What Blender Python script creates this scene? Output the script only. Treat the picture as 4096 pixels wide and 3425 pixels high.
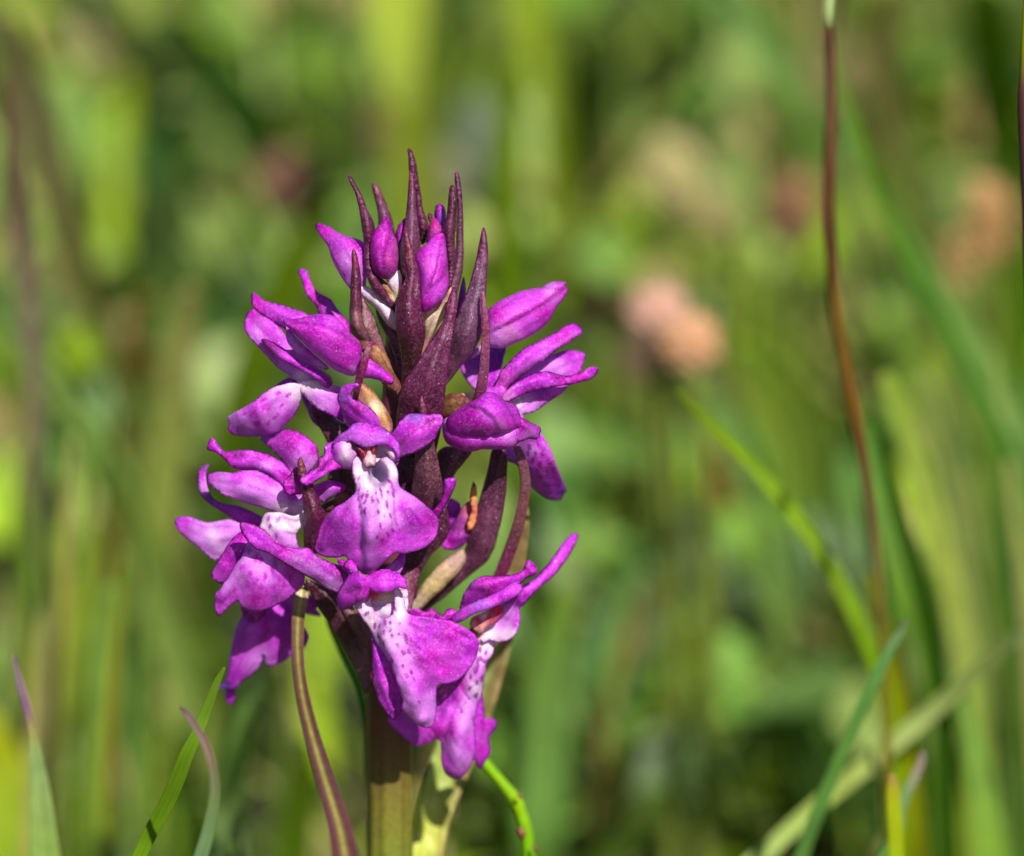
import bpy, math, random
import numpy as np
from mathutils import Vector, Matrix
from mathutils.geometry import delaunay_2d_cdt

# ------------------------------------------------------------------ camera, sky, sun, exposure
for o in list(bpy.data.objects):
    bpy.data.objects.remove(o)
scene = bpy.context.scene
COL = scene.collection
PITCH = math.radians(19.0)
DIST = 316.0            # mm from the lens to the plant
PXMM = 56.0             # photograph pixels per mm at that distance
HGT = 135.0             # mm, height of the view centre above the soil
FWD = np.array([0, math.cos(PITCH), -math.sin(PITCH)])
UP = np.array([0, math.sin(PITCH), math.cos(PITCH)])
RIGHT = np.array([1.0, 0, 0])
CAM = np.array([0, 0, HGT]) - FWD * DIST

cam_d = bpy.data.cameras.new('camera')
cam = bpy.data.objects.new('camera', cam_d)
COL.objects.link(cam)
cam.location = Vector(CAM * 0.001)
cam.rotation_euler = (math.pi / 2 - PITCH, 0, 0)
cam_d.sensor_fit = 'HORIZONTAL'
cam_d.sensor_width = 36
cam_d.lens = DIST * 36 / (4096 / PXMM)
cam_d.clip_start = 0.005
cam_d.clip_end = 200
cam_d.dof.use_dof = True
cam_d.dof.focus_distance = (DIST - 8.0) * 0.001
cam_d.dof.aperture_fstop = cam_d.lens / 6.8
scene.camera = cam

SUN = np.array([0.27, 0.47, 1.0])                     # towards the sun, in camera axes (right, up, back)
sun_w = RIGHT * SUN[0] + UP * SUN[1] - FWD * SUN[2]
sun_w /= np.linalg.norm(sun_w)
world = bpy.data.worlds.new('World')
scene.world = world
world.use_nodes = True
nt = world.node_tree
bg = nt.nodes['Background']
sky = nt.nodes.new('ShaderNodeTexSky')
sky.sky_type = 'NISHITA'
sky.sun_disc = False
sky.sun_elevation = math.asin(sun_w[2])
sky.sun_rotation = math.atan2(sun_w[0], sun_w[1])
nt.links.new(sky.outputs[0], bg.inputs[0])
bg.inputs[1].default_value = 0.05
sun_l = bpy.data.lights.new('sun', 'SUN')
sun_l.energy = 5.0
sun_l.angle = math.radians(0.53)
sun_l.color = (1.0, 0.95, 0.87)
sun_o = bpy.data.objects.new('sun', sun_l)
COL.objects.link(sun_o)
sun_o.location = Vector(sun_w * 5)
sun_o.rotation_euler = Vector(sun_w).to_track_quat('Z', 'Y').to_euler()

vs = scene.view_settings
vs.view_transform = 'Standard'
vs.look = 'None'
vs.exposure = 0.62
vs.gamma = 1.0
vs.use_curve_mapping = False
scene.render.engine = 'CYCLES'
scene.cycles.use_denoising = True
scene.cycles.max_bounces = 5
scene.cycles.transparent_max_bounces = 8
scene.cycles.sample_clamp_indirect = 4

# ------------------------------------------------------------------ helpers
rng = random.Random(7)


def srgb(r, g, b):
    def f(c):
        c /= 255.0
        return c / 12.92 if c <= 0.04045 else ((c + 0.055) / 1.055) ** 2.4
    return (f(r), f(g), f(b))


def P(px, py, z):
    """photo pixel + distance z (mm) in front of the upright plane through the orchid stem -> world mm"""
    px = np.asarray(px, float); py = np.asarray(py, float); z = np.asarray(z, float)
    tv = (1712.5 - py) / PXMM / DIST
    th = (px - 2048.0) / PXMM / DIST
    d = (-z - CAM[1]) / (math.cos(PITCH) + tv * math.sin(PITCH))
    return CAM + d[..., None] * (FWD + th[..., None] * RIGHT + tv[..., None] * UP)


# regions the coordinates below were read in: (x0, y0, native px per unit)
ZM = {0: (0, 0, 1.0), 1: (1150, 550, .42857), 2: (850, 1000, .42857), 3: (1550, 1050, .5696),
      4: (680, 1650, .45558), 5: (1150, 1500, .48397), 6: (1150, 2150, .59524), 7: (800, 2300, .64057),
      8: (0, 2500, .57143), 9: (2900, 2400, .58370), 10: (1600, 2600, .46976), 11: (0, 0, 1.95048)}


def zmap(zid, pts):
    x0, y0, s = ZM[zid]
    a = np.array(pts, float)
    a[:, 0] = x0 + s * a[:, 0]
    a[:, 1] = y0 + s * a[:, 1]
    return a


def closed_spline(p, step):
    n = len(p)
    out = []
    for i in range(n):
        p0, p1, p2, p3 = p[i - 1], p[i], p[(i + 1) % n], p[(i + 2) % n]
        L = np.linalg.norm(p2 - p1)
        k = max(2, int(L / step))
        for j in range(k):
            t = j / k
            a = .5 * ((2 * p1) + (p2 - p0) * t + (2 * p0 - 5 * p1 + 4 * p2 - p3) * t * t + (3 * p1 - p0 - 3 * p2 + p3) * t ** 3)
            b = p1 + (p2 - p1) * t
            out.append(a * .8 + b * .2)
    return np.array(out)


def open_spline(p, n):
    p = np.array(p, float)
    q = np.vstack([2 * p[0] - p[1], p, 2 * p[-1] - p[-2]])
    m = len(p) - 1
    out = []
    for i in range(n):
        s = i / (n - 1) * m
        k = min(int(s), m - 1)
        t = s - k
        p0, p1, p2, p3 = q[k], q[k + 1], q[k + 2], q[k + 3]
        out.append(.5 * ((2 * p1) + (p2 - p0) * t + (2 * p0 - 5 * p1 + 4 * p2 - p3) * t * t + (3 * p1 - p0 - 3 * p2 + p3) * t ** 3))
    return np.array(out)


def field(ctrl, X, Y):
    """smooth depth through scattered control points (x, y, z)"""
    c = np.array(ctrl, float)
    if len(c) == 1:
        return np.full(X.shape, c[0, 2])
    if len(c) == 2:
        d = c[1, :2] - c[0, :2]
        t = ((X - c[0, 0]) * d[0] + (Y - c[0, 1]) * d[1]) / (d @ d)
        return c[0, 2] + np.clip(t, -.3, 1.3) * (c[1, 2] - c[0, 2])
    n = len(c)
    m0 = c[:, :2].mean(0)
    ev, ew = np.linalg.eigh(np.cov((c[:, :2] - m0).T))
    if ev[0] < (.12 if n == 3 else .05) * ev[1]:
        ax = ew[:, 1]
        tc = (c[:, :2] - m0) @ ax
        od = np.argsort(tc)
        tt = (X - m0[0]) * ax[0] + (Y - m0[1]) * ax[1]
        pf = np.polyfit(tc[od], c[od, 2], 2)
        lo, hi = tc[od[0]], tc[od[-1]]
        return np.polyval(pf, np.clip(tt, lo - .12 * (hi - lo), hi + .12 * (hi - lo)))
    S = 100.0
    def ker(r):
        return r * r * np.log(r + 1e-9)
    D = np.hypot(c[:, None, 0] - c[None, :, 0], c[:, None, 1] - c[None, :, 1]) / S
    A = np.zeros((n + 3, n + 3))
    A[:n, :n] = ker(D) + np.eye(n) * 1e-6
    A[:n, n] = 1; A[:n, n + 1] = c[:, 0] / S; A[:n, n + 2] = c[:, 1] / S
    A[n:, :n] = A[:n, n:].T
    w = np.linalg.lstsq(A, np.concatenate([c[:, 2], [0, 0, 0]]), rcond=None)[0]
    R = np.hypot(X[:, None] - c[None, :, 0], Y[:, None] - c[None, :, 1]) / S
    return ker(R) @ w[:n] + w[n] + w[n + 1] * X / S + w[n + 2] * Y / S


def colfield(ctrl, X, Y, power=3.0):
    c = np.array([(a[0], a[1]) for a in ctrl], float)
    v = np.array([a[2] for a in ctrl], float)
    if len(c) == 1:
        return np.tile(v[0], (len(X), 1))
    R = np.hypot(X[:, None] - c[None, :, 0], Y[:, None] - c[None, :, 1]) + 4.0
    w = R ** -power
    return (w @ v) / w.sum(1, keepdims=True)


def wob(X, Y, seed, f):
    r = random.Random(seed)
    s = np.zeros(X.shape)
    for _ in range(5):
        a = r.uniform(0, 6.28); k = f * r.uniform(.6, 1.7)
        s += np.sin((X * math.cos(a) + Y * math.sin(a)) * k + r.uniform(0, 6.28))
    return s / 3.0


MATS = {}


def link_obj(name, me, parent=None, mat=None):
    o = bpy.data.objects.new(name, me)
    COL.objects.link(o)
    if mat:
        me.materials.append(MATS[mat])
    if parent is not None:
        o.parent = parent
    return o


def make_mesh(name, V, F, C, parent=None, mat='petal'):
    me = bpy.data.meshes.new(name)
    V = np.asarray(V, float) * 0.001
    me.from_pydata(V.tolist(), [], F)
    at = me.color_attributes.new('Col', 'FLOAT_COLOR', 'POINT')
    C4 = np.ones((len(V), 4), np.float32)
    C4[:, :3] = np.clip(C, 0, 1)
    at.data.foreach_set('color', C4.ravel())
    me.polygons.foreach_set('use_smooth', [True] * len(me.polygons))
    me.update()
    return link_obj(name, me, parent, mat)


def segdist(X, Y, poly):
    d = np.full(X.shape, 1e9)
    for a, b in zip(poly[:-1], poly[1:]):
        v = b - a
        t = np.clip(((X - a[0]) * v[0] + (Y - a[1]) * v[1]) / (v @ v + 1e-9), 0, 1)
        d = np.minimum(d, np.hypot(X - a[0] - t * v[0], Y - a[1] - t * v[1]))
    return d


SEED = [0]
ZOFF = [0.0]


def sheet(name, parent, zid, outline, z, cols, cup=0.4, th=0.15, step=9, puff=0.0, spots=(), spotcol=None, spotr=(11, 16),
          veins=(), rim=None, ruffle=0.25, mat='petal', holes=(), ridges=(), wave=0.0, mottle=.09, fan=None, nv=None, va=.42, vz=.03, seams=()):
    """a petal, bract or bud: outline and depths on the plant -> closed solid with a front, a back and a thin rolled rim"""
    SEED[0] += 1
    sd = SEED[0]
    s = ZM[zid][2]
    ol = closed_spline(zmap(zid, outline), step * 1.05)
    ctr = ol.mean(0)
    # small irregularities of the edge
    w = wob(ol[:, 0], ol[:, 1], sd, .045)
    nrm = ol - ctr
    nrm /= np.linalg.norm(nrm, axis=1)[:, None] + 1e-6
    w = w + .7 * wob(ol[:, 0], ol[:, 1], sd + 3, .12)
    ol = ol + nrm * w[:, None] * (1.9 if mat == 'petal' else 1.2)
    x0, y0 = ol.min(0); x1, y1 = ol.max(0)
    gx, gy = np.meshgrid(np.arange(x0, x1, step), np.arange(y0, y1, step * .87))
    gx = gx + (np.arange(gx.shape[0]) % 2)[:, None] * step * .5
    gx = gx.ravel(); gy = gy.ravel()
    # inside test
    ins = np.zeros(gx.shape, bool)
    n = len(ol)
    for i in range(n):
        xa, ya = ol[i - 1]; xb, yb = ol[i]
        if ya == yb:
            continue
        c = ((ya > gy) != (yb > gy)) & (gx < (xb - xa) * (gy - ya) / (yb - ya) + xa)
        ins ^= c
    loop = np.vstack([ol, ol[:1]])
    dd = segdist(gx, gy, loop)
    keep = ins & (dd > step * .55)
    pts = np.vstack([ol, np.column_stack([gx[keep], gy[keep]])])
    r = delaunay_2d_cdt([Vector(p) for p in pts.tolist()], [], [list(range(n))], 1, 1e-4)
    V2 = np.array([tuple(v) for v in r[0]])
    F = [tuple(f) for f in r[2]]
    X, Y = V2[:, 0], V2[:, 1]
    dist = segdist(X, Y, loop)
    dist[dist < .3] = 0
    dm = dist.max() + 1e-6
    t = dist / dm
    # a membrane over the outline: no crease along the middle
    FT = np.array(F)
    E = np.vstack([FT[:, [0, 1]], FT[:, [1, 2]], FT[:, [2, 0]]])
    E = np.vstack([E, E[:, ::-1]])
    deg = np.bincount(E[:, 0], minlength=len(X)) + 1e-9
    free = dist > 0
    dome = 1 - (1 - t) ** 2
    for _ in range(70):
        av = np.bincount(E[:, 0], weights=dome[E[:, 1]], minlength=len(X)) / deg
        dome = np.where(free, av * .97 + dome * .03 + .0006, 0)
    dome = dome / (dome.max() + 1e-9)
    if puff:
        vz = 0.0
    if np.isscalar(z):
        Z = np.full(X.shape, float(z))
    else:
        zc = zmap(zid, [(a[0], a[1]) for a in z])
        zz = [b[2] for b in z]
        pv = .35 * min(zz) + .65 * max(zz)
        kc = .5 if (zid in (2, 4, 7) and mat == 'petal') else 1.0
        Z = field([(a[0], a[1], pv + kc * (b[2] - pv)) for a, b in zip(zc, z)], X, Y)
    # veins: lengthwise lines, or a fan spreading from the throat
    if fan is not None:
        fc = zmap(zid, [fan])[0]
        ang = np.arctan2(X - fc[0], Y - fc[1])
        vn = ang * (nv or 13) + .35 * wob(X, Y, sd + 41, .02)
        vfade = np.clip(np.hypot(X - fc[0], Y - fc[1]) / 120 - .4, 0, 1)
    else:
        e_, w_ = np.linalg.eigh(np.cov((ol - ctr).T))
        a1 = w_[:, 1]; a2 = w_[:, 0]
        ua = (V2 - ctr) @ a1; va_ = (V2 - ctr) @ a2
        uo = (ol - ctr) @ a1; vo_ = (ol - ctr) @ a2
        bins = np.linspace(uo.min(), uo.max(), 15)
        ctrb = .5 * (bins[1:] + bins[:-1]); lo = []; hi = []
        for b0, b1 in zip(bins[:-1], bins[1:]):
            q_ = vo_[(uo >= b0 - 8) & (uo <= b1 + 8)]
            lo.append(q_.min()); hi.append(q_.max())
        lo = np.interp(ua, ctrb, lo); hi = np.interp(ua, ctrb, hi)
        vq = 2 * (va_ - lo) / (hi - lo + 1e-6) - 1
        vn = vq * math.pi * (nv or (3.0 if mat == 'petal' else 4.0)) + .5 * wob(X, Y, sd + 41, .012)
        vfade = np.clip((hi - lo) / 90.0, 0, 1)
    vein = (.5 + .5 * np.cos(vn)) ** 5 * vfade
    if mat == 'bract':
        Z = Z + .3 * np.exp(-(vq / .16) ** 2) * np.clip(dist / 14.0, 0, 1)
        va = .5
    Z = Z - vz * vein * np.clip(dist / 14.0, 0, 1)
    Z = Z + ZOFF[0] + cup * dome
    wk = 1.0 if puff == 0 else .25
    Z = Z + ruffle * wob(X, Y, sd + 77, .03) * (1 - t) ** 1.5 + .10 * wk * wob(X, Y, sd + 99, .055) + .025 * wob(X, Y, sd + 33, .16)
    for (hx, hy, rx, ry, dep) in holes:
        c = zmap(zid, [(hx, hy)])[0]
        q = np.hypot((X - c[0]) / (rx * s), (Y - c[1]) / (ry * s))
        Z = Z - dep / (1 + np.exp((q - 1) * 9))
    RD = np.zeros(X.shape)
    for (poly, wd, hh) in ridges:
        wn = max(wd * s, 24.0 if puff else 11.0)
        lim = (.3 if puff else .75) * wn / PXMM
        d = segdist(X, Y, zmap(zid, poly)) / wn
        RD = RD + max(-lim, min(lim, hh)) * np.exp(-d * d) * np.clip(dist / 12.0, 0, 1)
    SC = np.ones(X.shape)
    for (poly, hh) in seams:                       # one sepal lapping over the next
        pl = zmap(zid, poly)
        best = np.full(X.shape, 1e9); sg = np.zeros(X.shape)
        for a_, b_ in zip(pl[:-1], pl[1:]):
            v_ = b_ - a_
            k_ = np.clip(((X - a_[0]) * v_[0] + (Y - a_[1]) * v_[1]) / (v_ @ v_), 0, 1)
            d_ = np.hypot(X - a_[0] - k_ * v_[0], Y - a_[1] - k_ * v_[1])
            c_ = v_[0] * (Y - a_[1]) - v_[1] * (X - a_[0])
            m_ = d_ < best
            best = np.where(m_, d_, best); sg = np.where(m_, np.sign(c_), sg)
        sdist = best * sg
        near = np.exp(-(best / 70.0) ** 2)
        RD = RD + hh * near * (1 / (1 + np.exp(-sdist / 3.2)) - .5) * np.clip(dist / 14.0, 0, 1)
        SC = SC * (1 - .30 * np.exp(-((sdist + 5) / 6.0) ** 2)) * (1 + .18 * np.exp(-((sdist - 9) / 7.0) ** 2))  # painted in: shade beside the lapping edge, a light line along it
    M = P(X, Y, Z)
    # orientation: counter-clockwise seen from the camera (photo y points down)
    F2 = []
    for f in F:
        a, b, c = f[0], f[1], f[2]
        ar = (X[b] - X[a]) * (Y[c] - Y[a]) - (Y[b] - Y[a]) * (X[c] - X[a])
        F2.append(f if ar < 0 else f[::-1])
    FA = np.array(F2)
    N = np.zeros_like(M)
    fn = np.cross(M[FA[:, 1]] - M[FA[:, 0]], M[FA[:, 2]] - M[FA[:, 0]])
    for k in range(3):
        np.add.at(N, FA[:, k], fn)
    N /= np.linalg.norm(N, axis=1)[:, None] + 1e-9
    N = N + -FWD * (.6 if puff == 0 else 40.0)
    N /= np.linalg.norm(N, axis=1)[:, None] + 1e-9
    er = min(dm, 9.0)
    prof = np.sqrt(np.clip(1 - (1 - np.clip(dist / er, 0, 1)) ** 2, 0, 1))
    pp = np.sqrt(np.clip(dome, 0, 1))
    hf = th * .5 * prof + puff * pp + RD
    hb = th * .5 * prof + puff * pp * .8 - (RD if puff == 0 else 0)
    Vf = M + N * hf[:, None]
    edge = dist <= 0
    idx_b = np.where(edge, np.arange(len(M)), -1)
    inner = np.where(~edge)[0]
    idx_b[inner] = len(M) + np.arange(len(inner))
    Vb = (M - N * hb[:, None])[inner]
    FB = [tuple(int(idx_b[i]) for i in f[::-1]) for f in F2]
    FB = [b for b, f in zip(FB, F2) if not all(edge[i] for i in f)]
    # colour of the skin
    if isinstance(cols, tuple) and not isinstance(cols[0], (tuple, list)):
        C = np.tile(np.array(cols, float), (len(X), 1))
    else:
        cc = zmap(zid, [(a[0], a[1]) for a in cols])
        C = colfield([(a[0], a[1], b[2]) for a, b in zip(cc, cols)], X, Y)
    C = C * (1 + mottle * wob(X, Y, sd + 5, .07))[:, None]
    C = C * (1 - va * vein * (.6 + .4 * wob(X, Y, sd + 61, .03)))[:, None] ** np.array([.8, 1.6, .7])
    for (poly, wd, col, amt) in veins:
        d = segdist(X, Y, zmap(zid, poly)) / (wd * s)
        a = amt * np.exp(-d * d)
        C = C * (1 - a[:, None]) + np.array(col) * a[:, None]
    if len(spots):
        sr = random.Random(sd)
        sp = zmap(zid, [(a[0], a[1]) for a in spots])
        for (sx, sy) in sp:
            k = sr.uniform(.7, 1.15); an = sr.uniform(-.25, .25)
            if fan is not None:
                an -= math.atan2(sx - fc[0], sy - fc[1])
            dx = (X - sx) * math.cos(an) + (Y - sy) * math.sin(an)
            dy = -(X - sx) * math.sin(an) + (Y - sy) * math.cos(an)
            q = np.hypot(dx / (spotr[0] * .85 * s * k), dy / (spotr[1] * 1.2 * s * k))
            q = q * (1 + .3 * wob(X, Y, sd + int(sx), .12))
            a = np.clip((1.35 - q) * 2.2, 0, 1) * .9
            C = C * (1 - a[:, None]) + np.array(spotcol) * a[:, None]
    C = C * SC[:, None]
    if rim is not None:
        a = np.exp(-dist / 7.0) * .75
        C = C * (1 - a[:, None]) + np.array(rim) * a[:, None]
    return make_mesh(name, np.vstack([Vf, Vb]), F2 + FB, np.vstack([C, C[inner]]), parent, mat)


def tube(name, parent, zid, path, cols, flat=1.0, n=48, m=14, mat='petal', ribs=0, ribh=.06, vee=0.0, stripe=None, wobble=0.0, cap=True):
    """a rounded stalk: path points (x, y, z, width); cols one colour or one for each path point"""
    SEED[0] += 1
    s = ZM[zid][2]
    a = np.array(path, float)
    xy = zmap(zid, a[:, :2])
    q = open_spline(np.column_stack([xy, a[:, 2], a[:, 3] * s / PXMM / 2]), n)
    M = P(q[:, 0], q[:, 1], q[:, 2])
    R = np.maximum(q[:, 3], .03)
    cl = np.array([cols] * len(a) if not isinstance(cols[0], (tuple, list)) else cols, float)
    CC = np.clip(open_spline(cl, n), 0, 1)
    return loft(name, parent, M, R, CC, flat, m, mat, ribs, ribh, vee, stripe, cap)


def loft(name, parent, M, R, CC, flat=1.0, m=14, mat='petal', ribs=0, ribh=.06, vee=0.0, stripe=None, cap=True, side=None, lines=0.0):
    n = len(M)
    T = np.gradient(M, axis=0)
    T /= np.linalg.norm(T, axis=1)[:, None] + 1e-9
    V = []; C = []
    face = np.array([0.0, -1.0, 0.15]) if side is None else np.array(side, float)
    for i in range(n):
        u = np.cross(T[i], face); u /= np.linalg.norm(u) + 1e-9
        v = np.cross(u, T[i])
        if v @ face < 0:
            v = -v
        for j in range(m):
            an = 2 * math.pi * j / m
            rr = R[i] * (1 + ribh * math.cos(an * ribs)) if ribs else R[i]
            cu, cv = math.cos(an) * rr, math.sin(an) * rr * flat
            cv += vee * abs(math.cos(an)) * R[i]
            V.append(M[i] + u * cu + v * cv)
            c = CC[i] * (1 - lines * (.5 + .5 * math.cos(an * 10 + 1.0)) * (.7 + .3 * math.sin(i * .7 + j)))
            if stripe is not None:
                k = math.exp(-(math.cos(an) / stripe[1]) ** 2)
                if math.sin(an) > -.2:
                    c = c * (1 - k * stripe[2]) + np.array(stripe[0]) * k * stripe[2]
            C.append(c)
    F = []
    for i in range(n - 1):
        for j in range(m):
            k = (j + 1) % m
            F.append((i * m + j, i * m + k, (i + 1) * m + k, (i + 1) * m + j))
    if cap:
        V.append(M[0] - T[0] * R[0] * .6); C.append(CC[0])
        V.append(M[-1] + T[-1] * R[-1] * .6); C.append(CC[-1])
        for j in range(m):
            k = (j + 1) % m
            F.append((n * m, k, j))
            F.append((n * m + 1, (n - 1) * m + j, (n - 1) * m + k))
    return make_mesh(name, V, F, np.array(C), parent, mat)


def empty(name, loc):
    o = bpy.data.objects.new(name, None)
    o.empty_display_size = .01
    COL.objects.link(o)
    o.location = Vector(loc)
    return o


def tag(o, label=None, cat=None, group=None, kind=None):
    if label: o['label'] = label
    if cat: o['category'] = cat
    if group: o['group'] = group
    if kind: o['kind'] = kind
    return o


# ------------------------------------------------------------------ materials
def plant_material(name, transl, rough, spec, bump, bscale, fine, fscale, sheen=0.0, dust=0.0, glit=0.0):
    m = bpy.data.materials.new(name)
    m.use_nodes = True
    t = m.node_tree
    t.nodes.clear()
    L = t.links.new
    out = t.nodes.new('ShaderNodeOutputMaterial')
    att = t.nodes.new('ShaderNodeAttribute'); att.attribute_name = 'Col'
    tc = t.nodes.new('ShaderNodeTexCoord')
    nz = t.nodes.new('ShaderNodeTexNoise'); nz.inputs['Scale'].default_value = fscale; nz.inputs['Detail'].default_value = 3
    L(tc.outputs['Object'], nz.inputs['Vector'])
    mr = t.nodes.new('ShaderNodeMapRange')
    mr.inputs['From Min'].default_value = .3; mr.inputs['From Max'].default_value = .7
    mr.inputs['To Min'].default_value = 1 - fine; mr.inputs['To Max'].default_value = 1 + fine
    L(nz.outputs['Fac'], mr.inputs['Value'])
    mul = t.nodes.new('ShaderNodeVectorMath'); mul.operation = 'SCALE'
    L(att.outputs['Color'], mul.inputs[0]); L(mr.outputs[0], mul.inputs['Scale'])
    gv = t.nodes.new('ShaderNodeTexVoronoi'); gv.inputs['Scale'].default_value = 8000  # surface glints imitated by paler cells mixed into the base colour
    L(tc.outputs['Object'], gv.inputs['Vector'])
    gs = t.nodes.new('ShaderNodeSeparateColor'); L(gv.outputs['Color'], gs.inputs[0])
    gm = t.nodes.new('ShaderNodeMapRange')
    gm.inputs['From Min'].default_value = .55; gm.inputs['From Max'].default_value = 1.0
    gm.inputs['To Min'].default_value = 0.0; gm.inputs['To Max'].default_value = glit
    L(gs.outputs[0], gm.inputs['Value'])
    gx_ = t.nodes.new('ShaderNodeMix'); gx_.data_type = 'RGBA'
    gx_.inputs['B'].default_value = (.9, .55, .9, 1)
    L(gm.outputs[0], gx_.inputs['Factor']); L(mul.outputs[0], gx_.inputs['A'])
    src = gx_.outputs['Result'] if glit else mul.outputs[0]
    base_src = src
    if dust:
        dv = t.nodes.new('ShaderNodeTexVoronoi'); dv.inputs['Scale'].default_value = 1500
        L(tc.outputs['Object'], dv.inputs['Vector'])
        ds = t.nodes.new('ShaderNodeMapRange')
        ds.inputs['From Min'].default_value = .10; ds.inputs['From Max'].default_value = .06
        ds.inputs['To Min'].default_value = 0.0; ds.inputs['To Max'].default_value = dust
        L(dv.outputs['Distance'], ds.inputs['Value'])
        dm_ = t.nodes.new('ShaderNodeMix'); dm_.data_type = 'RGBA'
        dm_.inputs['B'].default_value = (.86, .74, .84, 1)
        L(ds.outputs[0], dm_.inputs['Factor']); L(base_src, dm_.inputs['A'])
        src = dm_.outputs['Result']
    vo = t.nodes.new('ShaderNodeTexVoronoi'); vo.inputs['Scale'].default_value = bscale
    L(tc.outputs['Object'], vo.inputs['Vector'])
    bp = t.nodes.new('ShaderNodeBump'); bp.inputs['Strength'].default_value = bump; bp.inputs['Distance'].default_value = 0.00005
    bp.invert = True
    L(vo.outputs['Distance'], bp.inputs['Height'])
    pr = t.nodes.new('ShaderNodeBsdfPrincipled')
    pr.inputs['Roughness'].default_value = rough
    pr.inputs['Specular IOR Level'].default_value = spec
    if sheen:
        pr.inputs['Sheen Weight'].default_value = sheen
        pr.inputs['Sheen Roughness'].default_value = .4
    L(src, pr.inputs['Base Color'])
    L(bp.outputs[0], pr.inputs['Normal'])
    tr = t.nodes.new('ShaderNodeBsdfTranslucent')
    L(mul.outputs[0], tr.inputs['Color'])
    mx = t.nodes.new('ShaderNodeMixShader'); mx.inputs[0].default_value = transl
    L(pr.outputs[0], mx.inputs[1]); L(tr.outputs[0], mx.inputs[2])
    L(mx.outputs[0], out.inputs['Surface'])
    MATS[name] = m


plant_material('petal', .38, .45, .32, .5, 11000, .20, 8000, dust=.5, glit=.16)
plant_material('bract', .08, .4, .42, .6, 11000, .6, 6500, dust=.3, glit=.07)
plant_material('stemskin', .04, .42, .45, .4, 4000, .18, 2500)
plant_material('leaf', .30, .42, .4, .15, 2500, .10, 900)
plant_material('grass', .35, .45, .3, .0, 1000, .12, 300)

# ------------------------------------------------------------------ the orchid
V_ = srgb(200, 24, 196)      # vivid magenta
D_ = srgb(164, 2, 160)       # deep magenta
U_ = srgb(188, 34, 204)      # purple
P_ = srgb(208, 66, 220)      # purple pink
L_ = srgb(220, 132, 236)     # pale lilac
W_ = srgb(236, 214, 234)
Q_ = srgb(228, 176, 238)     # white
M_ = srgb(104, 28, 68)       # maroon
G_ = srgb(112, 52, 84)      # greyish maroon
K_ = srgb(110, 10, 44)       # dark red
R_ = srgb(214, 30, 84)       # red
O_ = srgb(168, 118, 70)      # gold brown ovary
C_ = srgb(232, 214, 176)     # cream
T_ = srgb(96, 52, 40)        # brown maroon
N_ = srgb(112, 122, 40)      # olive
SP = srgb(146, 0, 152)       # spots

base = P(np.array(1560.0), np.array(3425.0), np.array(0.0))
orchid = empty('marsh_orchid', (base[0] * .001, 0, 0))
tag(orchid, 'purple marsh orchid spike with spotted lips and dark maroon bracts on an upright stem', 'orchid')
bpy.context.view_layer.update()
INV = orchid.matrix_world.inverted()


def fin(o):
    o.matrix_parent_inverse = INV
    return o


def part(o):
    return fin(o)


def sub(parent, o):
    o.parent = parent
    return o


# stem: from the soil to the tip of the spike
zs = [(1612, 900, -1, 40), (1608, 1200, -.5, 90), (1600, 1500, 0, 130), (1590, 1900, 0, 150), (1572, 2300, 0, 165), (1557, 2600, 0, 178),
      (1556, 2900, 0, 186), (1560, 3200, 0, 188), (1561, 3425, 0, 190)]
zc = [M_, M_, M_, M_, M_, srgb(92, 36, 44), srgb(100, 62, 42), srgb(112, 108, 40), N_]
a = np.array(zs, float)
q = open_spline(np.column_stack([a[:, :3], a[:, 3] / PXMM / 2]), 120)
Ms = P(q[:, 0], q[:, 1], q[:, 2]); Rs = q[:, 3]
Cs = open_spline(zc, 120)
k = 40
low = np.column_stack([np.full(k, Ms[-1, 0]), np.full(k, Ms[-1, 1]), np.linspace(Ms[-1, 2] - 1, -4, k)])
Ms = np.vstack([Ms, low]); Rs = np.concatenate([Rs, np.linspace(Rs[-1], Rs[-1] * 1.25, k)])
Cs = np.vstack([Cs, np.tile(np.array(srgb(126, 134, 60)), (k, 1))])
st = part(loft('stem', orchid, Ms, Rs, np.clip(Cs, 0, 1), 1.0, 40, 'stemskin', ribs=9, ribh=.035))
# streaks of maroon running up the stem: pigment, lengthwise
me = st.data
buf = np.zeros(len(me.vertices) * 4, np.float32)
me.color_attributes['Col'].data.foreach_get('color', buf)
buf = buf.reshape(-1, 4)
for i in range(len(me.vertices)):
    j = i % 40
    s_ = .5 + .5 * math.sin(j * 1.1 + math.sin(j * .9) * 2 + (i // 40) * .05)
    buf[i, :3] = (buf[i, :3] * (1 - .5 * s_) + np.array(srgb(84, 62, 34)) * .5 * s_) * .88
me.color_attributes['Col'].data.foreach_set('color', buf.ravel())


def bract(zid, ol, z, cols=None, cup=.9, label=None, **kw):
    kw.setdefault('th', .35)
    kw.setdefault('ruffle', .12)
    o = sheet('bract', orchid, zid, ol, z, cols if cols is not None else M_, cup, mat='bract', rim=srgb(140, 20, 96), mottle=.16, **kw)
    me = o.data
    b_ = np.zeros(len(me.vertices) * 4, np.float32)
    me.color_attributes['Col'].data.foreach_get('color', b_)
    b_ = b_.reshape(-1, 4); b_[:, :3] *= np.array([.56, .64, .64])
    me.color_attributes['Col'].data.foreach_set('color', b_.ravel())
    if label:
        o['label'] = label
    return part(o)


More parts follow.
